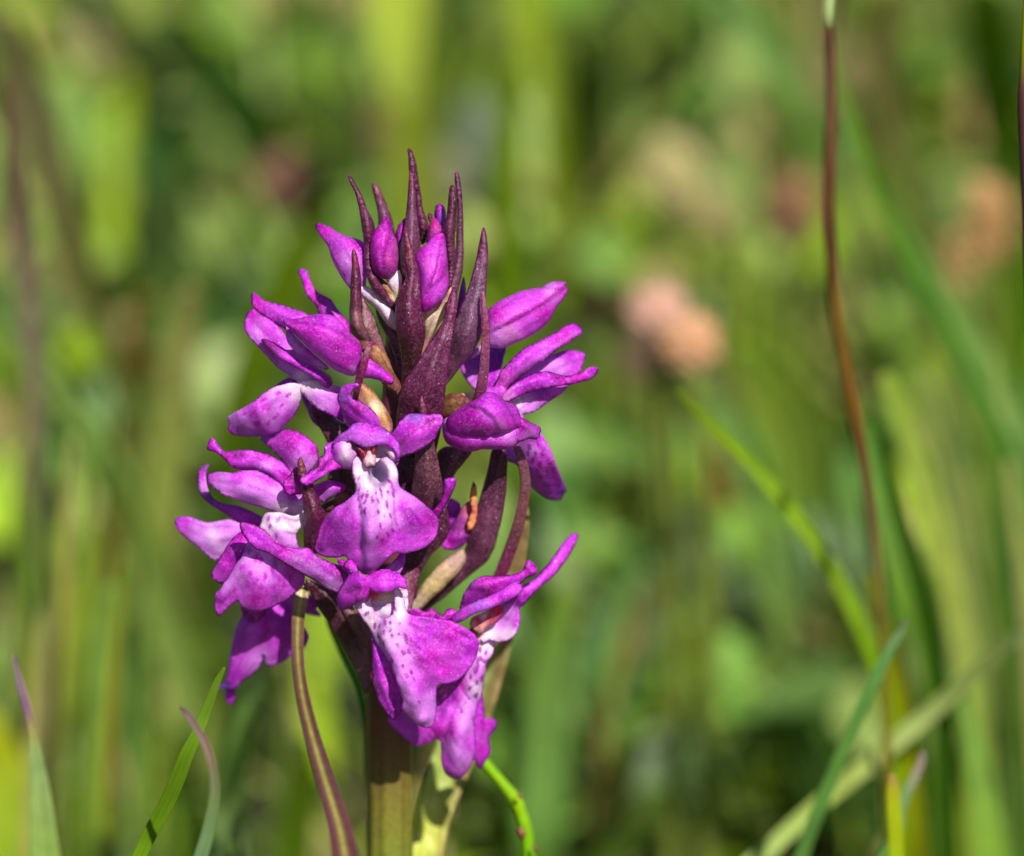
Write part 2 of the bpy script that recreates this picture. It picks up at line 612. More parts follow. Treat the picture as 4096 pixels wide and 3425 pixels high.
# --- bracts of the crown
bract(1, [(560, 355), (585, 430), (630, 520), (670, 680), (690, 830), (708, 950), (715, 1100), (735, 1280), (790, 1420), (890, 1520), (1010, 1640),
          (1040, 1600), (1000, 1540), (900, 1420), (830, 1290), (790, 1180), (780, 1060), (785, 960), (815, 850), (790, 760), (740, 660), (700, 550), (640, 440), (595, 365), (575, 350)],
      [(572, 350, 1.5), (740, 850, 3.0), (740, 1200, 3.6), (1000, 1600, 2.5)])
bract(1, [(785, 430), (800, 520), (830, 640), (845, 760), (850, 900), (900, 1000), (1010, 1000), (1005, 890), (985, 790), (955, 690), (900, 560), (855, 470), (815, 428)], -2.5,
      [(810, 430, srgb(150, 78, 100)), (900, 800, srgb(120, 50, 92))])
bract(1, [(1118, 110), (1128, 190), (1130, 300), (1150, 420), (1190, 560), (1205, 700), (1225, 850), (1245, 1000), (1290, 980), (1322, 850), (1292, 740),
          (1260, 650), (1240, 500), (1222, 380), (1203, 255), (1170, 140), (1140, 103)], [(1135, 100, -1), (1260, 950, -2.0), (1200, 500, -1.6)])
bract(1, [(1147, 310), (1130, 400), (1120, 560), (1105, 720), (1085, 850), (1060, 960), (1050, 1100), (1080, 1300), (1220, 1300), (1240, 1100), (1240, 1000), (1238, 900),
          (1225, 800), (1208, 650), (1200, 520), (1188, 400), (1165, 330)], [(1147, 310, -.6), (1150, 900, .6), (1150, 1250, 2)], [(1150, 600, G_), (1150, 320, srgb(120, 10, 60)), (1180, 1000, G_)])
bract(1, [(1515, 460), (1500, 560), (1490, 680), (1470, 800), (1440, 880), (1450, 960), (1470, 1050), (1490, 1200), (1490, 1340), (1470, 1480), (1400, 1600), (1460, 1580),
          (1520, 1450), (1560, 1250), (1575, 1100), (1565, 950), (1575, 800), (1582, 650), (1580, 540), (1562, 465), (1540, 447)],
      [(1540, 450, 1.4), (1520, 900, 1.2), (1530, 1250, 1.0), (1430, 1580, 1.5)], [(1540, 500, srgb(78, 10, 36)), (1510, 900, M_), (1500, 1400, M_)])
bract(1, [(1562, 330), (1560, 420), (1575, 520), (1583, 700), (1575, 850), (1575, 1000), (1540, 1250), (1480, 1400), (1350, 1620), (1330, 1740), (1420, 1740), (1560, 1550), (1600, 1400), (1640, 1200),
          (1644, 1000), (1642, 800), (1635, 620), (1618, 440), (1597, 335), (1580, 306)], [(1580, 310, -1.2), (1610, 800, -1.6), (1400, 1700, -.5)], G_)
# large grey-purple bract on the right
bract(3, [(674, -252), (660, -215), (640, -120), (615, 10), (580, 130), (540, 250), (490, 370), (440, 520), (400, 700), (380, 880), (440, 830), (530, 715), (600, 630), (650, 540), (668, 420),
          (690, 240), (700, 60), (706, -80), (692, -210)], [(674, -250, 2.0), (620, 300, 3.6), (420, 840, 3.0)], [(674, -240, srgb(112, 40, 84)), (600, 250, srgb(124, 76, 108)), (450, 780, srgb(128, 66, 98))], cup=1.3,
      label='broad greyish purple bract with a pointed tip')
# broad central bract
bract(3, [(465, 165), (430, 240), (408, 320), (400, 390), (340, 490), (270, 600), (190, 730), (120, 830), (90, 920), (65, 1060), (60, 1250), (100, 1400), (300, 1400), (360, 1250), (388, 1100), (400, 960), (412, 860),
          (432, 720), (448, 590), (468, 450), (490, 330), (490, 240), (480, 180)], [(465, 165, 5.2), (430, 400, 6.2), (240, 900, 6.3), (200, 1380, 3.5)], [(465, 200, srgb(120, 24, 78)), (300, 700, srgb(112, 38, 78)), (150, 1100, srgb(96, 20, 58))], cup=1.1,
      label='broad maroon bract in front of the spike')
# dark upright bract, front left of centre
bract(3, [(112, -220), (118, -120), (125, 0), (130, 100), (88, 200), (58, 330), (58, 440), (75, 540), (95, 640), (102, 740), (95, 900), (140, 960), (190, 820), (230, 690), (245, 620), (268, 500), (256, 420), (242, 330),
          (236, 200), (220, 60), (190, -60), (160, -150), (140, -225), (124, -250)], [(124, -248, 4.0), (170, 200, 5.4), (160, 500, 5.2), (150, 900, 3.4)],
      [(125, -200, srgb(130, 48, 56)), (170, 200, srgb(98, 12, 60)), (165, 430, srgb(110, 28, 70)), (170, 640, srgb(84, 30, 40))], cup=1.2)
# short left bract and the paler one behind it
bract(2, [(1310, -6), (1296, 40), (1300, 150), (1287, 300), (1285, 450), (1275, 600), (1290, 760), (1350, 840), (1450, 870), (1480, 850), (1420, 700), (1392, 600), (1390, 450), (1390, 300), (1376, 180), (1352, 60), (1330, 0)],
      [(1310, 0, 5.6), (1340, 400, 5.2), (1400, 830, 4.2)], [(1320, 20, srgb(146, 40, 60)), (1340, 300, srgb(106, 22, 62)), (1380, 800, srgb(150, 90, 96))])
bract(2, [(1395, 440), (1440, 500), (1510, 620), (1560, 760), (1610, 900), (1700, 1100), (1600, 1000), (1400, 840), (1340, 760), (1380, 600)], 2.8, srgb(158, 104, 108), cup=.7)
bract(2, [(1520, 540), (1590, 640), (1660, 740), (1740, 860), (1780, 1060), (1790, 1200), (1740, 1160), (1690, 960), (1620, 800), (1550, 660)], 1.6, srgb(134, 74, 96), cup=.5)
# curled narrow bract in front of the upper-left flower
part(tube('bract', orchid, 2, [(1515, 872, 8.4, 34), (1470, 885, 8.8, 44), (1440, 960, 9.2, 56), (1412, 1080, 9.2, 70), (1372, 1200, 8.8, 74), (1345, 1320, 8.4, 60), (1330, 1420, 7.4, 50)],
          [srgb(140, 30, 90), M_, M_, srgb(110, 20, 66), srgb(100, 16, 70), M_, M_], .45, mat='bract', vee=.3))
# narrow bract on the right
part(tube('bract', orchid, 3, [(670, 200, 5.0, 12), (680, 300, 5.4, 34), (690, 450, 5.6, 54), (686, 620, 5.6, 64), (672, 790, 5.2, 72), (645, 940, 4.6, 80), (600, 1050, 3.5, 80)], [srgb(120, 30, 70), M_, M_, G_, G_, M_, M_], .5, mat='bract', vee=.3))
# bract behind the central lip
bract(5, [(1105, 175), (1085, 230), (1080, 330), (1070, 500), (1050, 700), (1035, 850), (1010, 1010), (1000, 1120), (1080, 1180), (1180, 1170), (1250, 1080), (1285, 950), (1262, 780), (1220, 580), (1170, 400), (1150, 280), (1125, 200)],
      [(1105, 175, 8.6), (1130, 500, 7.2), (1150, 900, 6.6), (1100, 1150, 5.2)], [(1105, 230, srgb(140, 60, 84)), (1150, 700, srgb(112, 62, 74)), (1150, 1000, srgb(104, 46, 66))], cup=.9, label='maroon bract with a small pale bite behind the central lip')
# left front bract
bract(4, [(1138, 396), (1117, 440), (1122, 540), (1150, 640), (1165, 760), (1172, 900), (1172, 1050), (1176, 1200), (1190, 1340), (1260, 1360), (1290, 1200), (1320, 1020), (1370, 900), (1320, 800), (1272, 690), (1217, 580), (1190, 480), (1160, 408)],
      [(1138, 400, 9.6), (1220, 700, 9.4), (1270, 900, 8.8), (1220, 1300, 7.0)], [(1140, 430, srgb(150, 72, 60)), (1200, 640, srgb(84, 8, 40)), (1250, 900, srgb(110, 22, 60)), (1210, 1200, srgb(96, 10, 50))], cup=.9)
# cupped bract round the withered flower, lower right
bract(6, [(1372, -585), (1350, -480), (1310, -330), (1270, -200), (1222, -80), (1200, 60), (1150, 160), (1060, 270), (960, 370), (890, 440), (840, 500), (860, 560), (950, 485), (1060, 402), (1160, 312), (1262, 230), (1342, 160), (1390, 70), (1408, 0),
          (1444, -150), (1472, -350), (1476, -560), (1430, -640)], [(1420, -600, 3.0), (1360, -200, 2.0), (1330, 60, 1.2), (1100, 320, .2), (860, 530, -.2)], [(1400, -500, srgb(88, 28, 56)), (1340, -100, srgb(126, 62, 92)), (1250, 150, srgb(120, 52, 84)), (950, 450, srgb(100, 44, 62))], cup=.8)
# narrow curved bract, right
part(tube('bract', orchid, 0, [(2058, 1770, 4.0, 22), (2078, 1815, 4.0, 36), (2096, 1880, 3.6, 42), (2101, 1950, 3.2, 44), (2086, 2040, 2.6, 46), (2060, 2140, 1.8, 50), (2028, 2230, 1.2, 52), (1995, 2310, .6, 50), (1940, 2400, 0, 50)],
          [M_, G_, srgb(100, 60, 66), srgb(104, 60, 66), srgb(110, 60, 66), srgb(92, 46, 56), M_, M_, M_], .6, mat='bract', vee=.3))
# dark bracts behind the central and lower lips
bract(5, [(1290, 1080), (1338, 1180), (1336, 1290), (1290, 1390), (1190, 1490), (1130, 1580), (1080, 1700), (1060, 1850), (880, 1850), (880, 1600), (960, 1400), (1100, 1200)], [(1300, 1150, 5.2), (1000, 1700, 4.0), (1000, 1300, 4.6)], srgb(84, 26, 50))
bract(5, [(880, 640), (1060, 600), (1070, 800), (1040, 1000), (980, 1100), (900, 1050), (860, 900)], 4.2, srgb(88, 24, 56), cup=.5)
bract(5, [(420, 380), (520, 420), (560, 560), (560, 900), (560, 1050), (470, 1050), (380, 1000), (330, 850), (380, 700), (300, 500), (200, 330), (200, 240), (330, 300)], 2.4, srgb(100, 48, 62), cup=.5)
bract(3, [(350, 1330), (420, 1290), (590, 1320), (545, 1400), (480, 1480), (420, 1600), (380, 1700), (330, 1600), (350, 1440)], [(590, 1320, 4.5), (360, 1600, 2.5)], srgb(112, 52, 82), cup=.6)
bract(7, [(660, 30), (780, 70), (900, 130), (960, 200), (1010, 330), (1060, 420), (1060, 700), (1030, 740), (975, 600), (890, 440), (800, 300), (715, 170)], [(700, 60, 4.5), (1030, 650, 2.2), (950, 250, 3.2)], [(780, 130, srgb(86, 24, 48)), (960, 350, srgb(92, 34, 50)), (980, 540, srgb(140, 92, 104))], cup=.6)
bract(7, [(880, 190), (1000, 240), (1060, 340), (1060, 460), (1000, 400), (930, 310)], 4.2, srgb(136, 92, 84), cup=.4)
# long folded bract hanging at the left of the stem
part(tube('bract', orchid, 7, [(640, 60, 3.6, 70), (632, 140, 4.2, 92), (615, 260, 4.4, 84), (610, 420, 4.2, 78), (620, 600, 3.8, 78), (652, 800, 3.2, 88), (702, 1000, 2.6, 98), (772, 1240, 2.0, 116), (838, 1450, 1.4, 136), (880, 1600, 1.0, 155), (915, 1780, .4, 178), (960, 2000, -.4, 200), (1010, 2250, -1.2, 210)],
          [srgb(116, 92, 66), srgb(126, 100, 72), srgb(106, 78, 62), srgb(100, 70, 60), srgb(92, 60, 56), srgb(88, 54, 54), srgb(86, 52, 56), srgb(88, 52, 58), srgb(90, 52, 60), srgb(90, 52, 60), srgb(90, 52, 60), srgb(96, 60, 58), srgb(100, 70, 60)],
          .28, n=90, m=28, mat='stemskin', vee=.30, stripe=(srgb(160, 156, 74), .22, .9)))['label'] = 'long folded maroon bract with a green fold line'

# ---------------------------------------------------------------- buds at the top
BK = dict(step=8, th=.1, ruffle=.05)


def bud(zid, ol, z, cols, puff, **kw):
    d = dict(BK); d.update(kw)
    return part(sheet('bud', orchid, zid, ol, z, cols, 0.0, puff=puff, **d))


b = bud(1, [(262, 805), (300, 799), (400, 840), (470, 890), (600, 930), (700, 970), (760, 1100), (740, 1250), (720, 1400), (650, 1440), (580, 1410), (500, 1300), (420, 1150), (370, 1010), (300, 910), (264, 850)],
        [(262, 805, -.5), (560, 1100, 1.8), (680, 1350, 2.2)], [(270, 820, D_), (320, 860, V_), (480, 980, P_), (560, 1150, L_), (640, 1350, L_), (420, 1100, P_), (650, 1000, V_)], 1.8,
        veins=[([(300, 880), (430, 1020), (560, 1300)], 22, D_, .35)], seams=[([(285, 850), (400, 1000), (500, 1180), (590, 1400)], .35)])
sub(b, sheet('ovary', None, 1, [(640, 1340), (720, 1380), (820, 1430), (910, 1520), (1000, 1640), (1030, 1780), (1000, 1800), (930, 1740), (850, 1620), (760, 1550), (690, 1490), (630, 1430)], [(640, 1380, 2.0), (1010, 1760, 2.8)], [(680, 1400, W_), (900, 1600, W_), (1000, 1750, srgb(230, 190, 220))], .0, puff=.9, step=8, th=.1, ruffle=.03))
b = bud(1, [(912, 730), (960, 790), (980, 880), (1020, 960), (1033, 1080), (1028, 1200), (1010, 1270), (940, 1330), (880, 1320), (810, 1270), (775, 1180), (760, 1050), (765, 960), (800, 880), (870, 800), (890, 745)], 3.6,
        [(910, 760, D_), (880, 950, V_), (820, 1150, V_), (900, 1280, D_), (980, 1150, srgb(206, 70, 180)), (1010, 1020, srgb(196, 80, 170)), (940, 1000, V_)], 1.7,
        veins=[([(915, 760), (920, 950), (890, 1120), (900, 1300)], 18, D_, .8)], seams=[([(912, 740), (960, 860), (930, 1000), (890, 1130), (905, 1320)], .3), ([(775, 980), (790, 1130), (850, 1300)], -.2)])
sub(b, sheet('ovary', None, 1, [(930, 1300), (1030, 1230), (1065, 1300), (1062, 1400), (1040, 1550), (1000, 1500), (940, 1400)], 3.0, [(1000, 1340, W_), (1020, 1480, C_)], .0, puff=.6, step=8, th=.1, ruffle=.03))
b = bud(1, [(1440, 893), (1470, 920), (1482, 1050), (1500, 1200), (1507, 1350), (1470, 1480), (1400, 1570), (1270, 1640), (1240, 1560), (1235, 1400), (1225, 1250), (1192, 1110), (1230, 1040), (1300, 980), (1370, 910)], [(1440, 900, 2.6), (1350, 1400, 4.2)],
        [(1440, 920, V_), (1380, 1050, P_), (1250, 1080, V_), (1260, 1300, P_), (1440, 1250, V_), (1400, 1450, P_), (1290, 1580, V_), (1330, 1200, srgb(226, 96, 222))], 1.7,
        veins=[([(1445, 930), (1410, 1100), (1385, 1250), (1300, 1450)], 16, D_, .8), ([(1480, 1150), (1440, 1300), (1370, 1420)], 10, D_, .6)], seams=[([(1450, 905), (1420, 1080), (1390, 1250), (1270, 1500)], -.35), ([(1495, 1150), (1440, 1310), (1320, 1420), (1260, 1600)], .3)])
sub(b, sheet('ovary', None, 3, [(245, 350), (330, 322), (400, 240), (450, 170), (430, 300), (360, 450), (290, 580), (240, 700), (220, 640), (255, 500)], 3.2, [(300, 400, C_), (400, 260, srgb(190, 160, 110)), (260, 600, srgb(180, 130, 110))], .0, puff=.7, step=8, th=.1, ruffle=.03,
             veins=[([(420, 230), (330, 380), (255, 560)], 12, srgb(120, 70, 80), .7)]))
bud(1, [(1383, 640), (1430, 617), (1470, 650), (1478, 760), (1460, 880), (1400, 880), (1370, 740)], -.8, [(1430, 640, D_), (1430, 780, srgb(150, 50, 196))], 1.0)
bud(1, [(1355, 738), (1420, 800), (1455, 870), (1450, 960), (1370, 1000), (1290, 980), (1310, 880), (1330, 790)], .2, [(1360, 760, srgb(170, 30, 130)), (1380, 920, srgb(196, 50, 170))], 1.0)
bud(1, [(1312, 700), (1340, 715), (1356, 745), (1335, 800), (1310, 760)], -1.6, M_, .4)
bud(1, [(1095, 755), (1040, 830), (1012, 880), (1010, 960), (1040, 1100), (1110, 1100), (1110, 900)], -1.0, [(1040, 850, D_), (1040, 950, V_), (1070, 1060, D_)], .9)
bud(1, [(1575, 900), (1610, 860), (1630, 1000), (1625, 1200), (1580, 1300), (1575, 1100)], -2.0, [(1600, 950, U_), (1600, 1200, srgb(150, 60, 190))], .6)
bud(1, [(1640, 1300), (1665, 1420), (1655, 1560), (1600, 1720), (1560, 1700), (1600, 1450)], -1.6, [(1640, 1400, srgb(160, 40, 196)), (1600, 1650, U_)], .5)
# gold-brown ovary between the buds
part(sheet('bud', orchid, 1, [(820, 1270), (940, 1370), (1010, 1440), (1035, 1520), (1010, 1600), (930, 1500), (850, 1380)], 2.6, [(860, 1320, T_), (940, 1430, O_), (1000, 1520, C_)], .0, puff=.8, step=8, th=.1, ruffle=.03,
           veins=[([(850, 1300), (940, 1400), (1010, 1500)], 10, srgb(130, 70, 50), .7)]))


# ---------------------------------------------------------------- open flowers
def ovary(zid, ol, z, cols, puff=.9, label=None, **kw):
    o = part(sheet('flower', orchid, zid, ol, z, cols, 0.0, puff=puff * .75, step=8, th=.1, ruffle=.03, **kw))
    if label:
        o['label'] = label
    return o


def pet(parent, name, zid, ol, z, cols, cup=.5, **kw):
    return sub(parent, fin(sheet(name, None, zid, ol, z, cols, cup, **kw)))


STR = srgb(120, 66, 48)

# ---- flower, upper left
f = ovary(2, [(1380, 845), (1500, 858), (1590, 925), (1650, 1040), (1700, 1150), (1765, 1270), (1745, 1420), (1690, 1330), (1600, 1270), (1520, 1130), (1440, 1000), (1370, 920)],
          [(1400, 880, 6.6), (1600, 1050, 5.6), (1740, 1350, 4.0)], [(1450, 880, STR), (1560, 980, O_), (1640, 1100, srgb(150, 96, 50)), (1720, 1300, srgb(150, 90, 80))], 1.1,
          'spotted purple flower on the upper left side of the spike',
          veins=[([(1440, 890), (1560, 960), (1640, 1080), (1720, 1240)], 12, STR, .8), ([(1420, 940), (1530, 1030), (1620, 1160)], 10, STR, .7), ([(1500, 880), (1600, 990), (1690, 1140)], 8, srgb(220, 170, 90), .6)])
pet(f, 'sepal', 2, [(790, 200), (830, 178), (880, 190), (900, 240), (930, 330), (1000, 400), (1110, 470), (1180, 560), (1240, 640), (1300, 720), (1280, 860), (1100, 760), (1000, 620), (960, 520), (880, 430), (850, 350), (825, 260)],
    [(830, 190, -5), (1000, 480, -2.2), (1250, 760, 1)], [(840, 200, U_), (880, 320, V_), (1000, 480, V_), (1100, 560, P_), (1230, 700, V_)], .7)
pet(f, 'petal', 2, [(365, 402), (420, 420), (480, 470), (600, 500), (750, 540), (880, 600), (960, 700), (900, 800), (760, 780), (680, 740), (600, 700), (480, 620), (400, 560), (360, 500)],
    [(370, 410, -2.5), (620, 600, 1.2), (900, 720, 3.6)], [(380, 430, V_), (420, 540, V_), (620, 560, P_), (800, 620, P_), (640, 680, U_)], .9)
pet(f, 'petal', 2, [(318, 592), (380, 548), (440, 600), (540, 650), (650, 740), (720, 860), (820, 980), (980, 1100), (1080, 1200), (1000, 1270), (850, 1270), (740, 1190), (600, 1090), (470, 950), (370, 850), (310, 780), (293, 730), (305, 640)],
    [(320, 600, -1.0), (500, 800, 1.0), (700, 1000, 3.0), (1000, 1230, 4.4)], [(370, 590, V_), (420, 780, L_), (520, 760, P_), (620, 900, P_), (740, 1100, L_), (850, 1200, W_), (980, 1230, L_), (330, 700, P_)], .3)
pet(f, 'petal', 2, [(455, 842), (500, 830), (570, 860), (620, 890), (700, 940), (850, 1030), (1000, 1110), (1100, 1180), (1120, 1260), (1060, 1290), (960, 1210), (850, 1140), (700, 1060), (580, 995), (500, 915)],
    [(460, 845, 1.2), (650, 960, 4.0), (1080, 1240, 6.0)], [(480, 850, srgb(160, 20, 150)), (600, 900, D_), (640, 970, P_), (800, 1070, U_), (1000, 1180, U_)], .8, ridges=[([(640, 985), (800, 1080), (980, 1190)], 22, .4)])
h = pet(f, 'hood', 2, [(640, 642), (700, 642), (800, 640), (890, 612), (1000, 600), (1100, 610), (1170, 640), (1240, 720), (1300, 790), (1370, 850), (1398, 930), (1390, 1020), (1365, 1110), (1335, 1178), (1260, 1172), (1180, 1142), (1100, 1092), (1000, 1002), (900, 920), (800, 822), (720, 742), (680, 700), (655, 672)],
        [(650, 655, 5.6), (1000, 800, 7.2), (1340, 1050, 6.6)], [(660, 660, P_), (760, 660, V_), (1000, 640, U_), (1130, 650, P_), (1000, 780, V_), (1200, 900, D_), (1330, 950, V_), (1250, 1050, V_), (880, 780, V_), (820, 830, P_), (960, 950, P_), (1100, 1070, P_), (1290, 1160, L_)], 0,
        puff=1.7, th=.1, ruffle=.06, veins=[([(740, 690), (900, 690), (1050, 715), (1200, 790), (1340, 900)], 9, D_, .8), ([(800, 730), (1000, 800), (1200, 980), (1330, 1080)], 12, D_, .4), ([(830, 840), (980, 970), (1130, 1085), (1320, 1150)], 10, L_, .7)],
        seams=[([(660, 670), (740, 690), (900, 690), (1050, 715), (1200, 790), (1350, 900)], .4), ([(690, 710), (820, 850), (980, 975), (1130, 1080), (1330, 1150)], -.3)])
pet(f, 'petal', 2, [(690, 690), (730, 750), (800, 830), (900, 930), (1000, 1020), (1090, 1100), (1060, 1125), (980, 1095), (880, 1035), (780, 955), (700, 865), (688, 780)], [(690, 700, 4.6), (860, 940, 5.8), (1080, 1110, 6.4)],
    [(700, 740, P_), (760, 890, L_), (900, 1010, P_), (1040, 1095, L_)], .4, ridges=[([(700, 850), (860, 1010), (1050, 1110)], 16, .35)])
pet(f, 'spur', 2, [(1380, 1010), (1440, 1000), (1550, 1075), (1650, 1155), (1694, 1210), (1685, 1250), (1640, 1258), (1540, 1215), (1420, 1195), (1340, 1180)], [(1400, 1100, 6.0), (1670, 1230, 6.8)], [(1440, 1060, P_), (1560, 1140, U_), (1660, 1230, V_)], 0, puff=.9, th=.1, ruffle=.03)
pet(f, 'lip', 2, [(128, 1565), (200, 1520), (330, 1450), (470, 1340), (600, 1272), (720, 1238), (800, 1250), (840, 1300), (825, 1400), (790, 1500), (720, 1600), (650, 1670), (550, 1720), (420, 1745), (260, 1740), (180, 1720), (140, 1670), (150, 1620)],
    [(140, 1600, 3.0), (450, 1550, 5.4), (780, 1300, 4.6), (650, 1660, 3.0)], [(160, 1570, L_), (170, 1690, P_), (300, 1620, L_), (400, 1480, P_), (560, 1600, L_), (640, 1460, L_), (780, 1290, W_), (700, 1560, P_), (480, 1720, P_)], .8, step=7,
    fan=(900, 1200), spots=[(700, 1360), (610, 1345), (520, 1480), (540, 1450), (600, 1540), (580, 1565), (410, 1560), (420, 1600), (520, 1610), (480, 1400), (390, 1520), (640, 1450), (300, 1530), (500, 1450), (415, 1630)], spotcol=V_, spotr=(16, 26))
pet(f, 'lip', 2, [(790, 1235), (960, 1215), (1060, 1240), (1200, 1290), (1240, 1420), (1230, 1600), (1200, 1600), (1100, 1540), (980, 1480), (900, 1410), (840, 1340), (800, 1300)], [(800, 1270, 4.4), (1000, 1350, 4.8), (1220, 1560, 3.8)],
    [(830, 1290, W_), (960, 1250, W_), (980, 1380, L_), (1100, 1400, L_), (1200, 1420, P_), (1180, 1570, U_)], .5)
pet(f, 'petal', 2, [(560, 1300), (640, 1230), (720, 1190), (820, 1250), (900, 1330), (900, 1400), (960, 1500), (1000, 1650), (930, 1600), (870, 1460), (800, 1330), (680, 1290)], 2.0, U_, .2)

# ---- bud-like flower, upper right
f = part(sheet('bud', orchid, 3, [(700, 340), (800, 260), (900, 213), (1000, 190), (1070, 180), (1130, 142), (1200, 129), (1258, 140), (1248, 172), (1268, 195), (1235, 260), (1200, 300), (1150, 390), (1090, 460), (1000, 520), (900, 570), (800, 602), (715, 592), (670, 560), (690, 450)],
         [(1250, 160, .5), (950, 380, 2.4), (700, 520, 3.2)], [(1230, 145, P_), (1250, 190, V_), (1150, 180, L_), (1050, 230, P_), (900, 270, P_), (750, 360, V_), (1100, 380, V_), (1000, 440, P_), (850, 530, srgb(228, 140, 226)), (740, 560, L_)], 0, puff=2.0, step=8, th=.1, ruffle=.08,
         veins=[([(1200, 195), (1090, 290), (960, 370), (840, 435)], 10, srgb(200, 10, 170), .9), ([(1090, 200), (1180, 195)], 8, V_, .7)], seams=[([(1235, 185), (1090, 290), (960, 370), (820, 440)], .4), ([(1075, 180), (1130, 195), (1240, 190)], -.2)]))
sub(f, sheet('ovary', None, 3, [(560, 670), (630, 590), (700, 540), (730, 590), (670, 630), (590, 680)], 3.0, [(600, 640, L_), (690, 580, srgb(230, 170, 215))], 0, puff=.5, step=8, th=.1))

# ---- flower, right
f = ovary(3, [(500, 930), (600, 905), (720, 880), (820, 860), (830, 960), (720, 990), (600, 1010), (500, 1010)], [(500, 960, 2), (820, 900, 3)], [(550, 960, C_), (760, 900, P_)], .6, 'purple flower with spread petals on the right side of the spike')
pet(f, 'sepal', 3, [(508, 740), (540, 680), (600, 630), (720, 580), (832, 590), (815, 680), (790, 780), (770, 880), (680, 910), (620, 900), (585, 870), (540, 810)], [(560, 740, -1.0), (820, 610, -1.5), (700, 880, 1.5)], [(540, 720, P_), (570, 840, L_), (700, 700, U_), (800, 640, srgb(150, 50, 200)), (740, 840, U_)], .2)
pet(f, 'petal', 3, [(750, 900), (790, 770), (870, 680), (950, 610), (1080, 540), (1180, 490), (1260, 440), (1310, 428), (1368, 468), (1362, 505), (1280, 560), (1200, 610), (1100, 690), (1000, 760), (900, 830), (810, 920)],
    [(1320, 460, -.5), (1050, 640, 1.8), (780, 890, 3.0)], [(1330, 450, U_), (1250, 520, V_), (1080, 590, P_), (950, 680, U_), (1000, 700, P_), (820, 850, srgb(196, 60, 190))], .8, veins=[([(1320, 490), (1100, 640), (900, 780)], 12, L_, .4)])
pet(f, 'petal', 3, [(800, 920), (940, 780), (1060, 700), (1190, 640), (1240, 617), (1330, 620), (1388, 642), (1376, 705), (1350, 780), (1200, 830), (1060, 850), (930, 890)], [(1370, 650, -2.5), (1100, 760, -.4), (850, 900, 1.6)],
    [(1370, 660, P_), (1250, 640, U_), (1200, 740, L_), (1320, 750, P_), (1000, 800, L_), (900, 860, P_)], .3)
pet(f, 'petal', 3, [(800, 960), (850, 885), (960, 805), (1060, 770), (1150, 768), (1250, 795), (1350, 780), (1420, 735), (1470, 738), (1478, 770), (1430, 820), (1300, 857), (1180, 873), (1060, 895), (940, 935), (850, 980)],
    [(1470, 755, 1.0), (1200, 820, 3.0), (850, 950, 4.2)], [(1460, 760, U_), (1350, 800, V_), (1200, 810, D_), (1050, 830, U_), (1150, 860, P_), (950, 920, U_), (840, 950, srgb(206, 110, 206))], .6, ridges=[([(900, 950), (1060, 890), (1250, 860)], 16, .35)])
pet(f, 'petal', 3, [(820, 975), (950, 930), (1080, 885), (1260, 860), (1225, 920), (1120, 990), (1030, 1050), (960, 1070), (960, 1130), (900, 1080), (850, 1010)], [(830, 980, 3.0), (1100, 930, 1.6), (940, 1100, 2.6)], [(900, 1000, W_), (1000, 1010, L_), (1180, 920, P_), (1080, 910, U_), (950, 1080, L_)], .3)
pet(f, 'lip', 3, [(820, 1330), (880, 1260), (960, 1210), (1060, 1192), (1110, 1250), (1150, 1330), (1190, 1430), (1230, 1540), (1254, 1600), (1235, 1625), (1220, 1662), (1180, 1672), (1120, 1662), (1060, 1622), (1000, 1562), (950, 1480), (900, 1420), (840, 1390)],
    [(850, 1340, 1.0), (1060, 1200, 3.6), (1080, 1420, 2.6), (1200, 1630, -.5), (980, 1520, 1.0)], [(860, 1330, srgb(140, 50, 190)), (1050, 1230, U_), (1000, 1320, L_), (1080, 1400, P_), (1160, 1540, U_), (1230, 1610, srgb(150, 50, 190)), (1040, 1550, P_), (930, 1400, U_)], .6, step=7,
    fan=(960, 1080), spots=[(1000, 1290), (1060, 1280), (1040, 1340), (1090, 1350), (1020, 1390), (1070, 1420), (1150, 1420), (1120, 1460), (1100, 1310), (1160, 1460), (990, 1340), (1130, 1500), (1060, 1470)], spotcol=SP, spotr=(12, 20))

# ---- half-open flower turned down, right of centre
f = ovary(3, [(370, 970), (440, 920), (520, 925), (600, 975), (640, 1040), (560, 1080), (420, 1110), (350, 1080)], [(380, 1020, 4.2), (600, 1020, 6.0)], [(430, 940, STR), (470, 980, O_), (420, 1040, srgb(150, 100, 50)), (560, 970, srgb(110, 40, 50))], .9,
          'half open magenta flower turned sideways, right of the central bract', veins=[([(400, 960), (500, 945), (590, 1000)], 9, STR, .8), ([(390, 1020), (500, 985), (580, 1020)], 9, srgb(110, 80, 30), .7)])
pet(f, 'petal', 3, [(378, 1130), (400, 1095), (440, 1090), (480, 1130), (600, 1180), (740, 1180), (860, 1160), (940, 1130), (938, 1200), (926, 1262), (880, 1302), (780, 1317), (680, 1312), (560, 1328), (480, 1302), (420, 1272), (393, 1228)],
    [(390, 1180, 6.8), (650, 1260, 8.0), (920, 1200, 7.2)], [(385, 1140, L_), (410, 1190, P_), (500, 1250, V_), (600, 1260, P_), (760, 1270, P_), (850, 1210, L_), (920, 1200, P_), (600, 1315, V_), (450, 1280, V_), (800, 1310, V_)], 0, puff=1.3, th=.1, ruffle=.06,
    ridges=[([(390, 1150), (440, 1215), (560, 1225), (720, 1225)], 14, .5)])
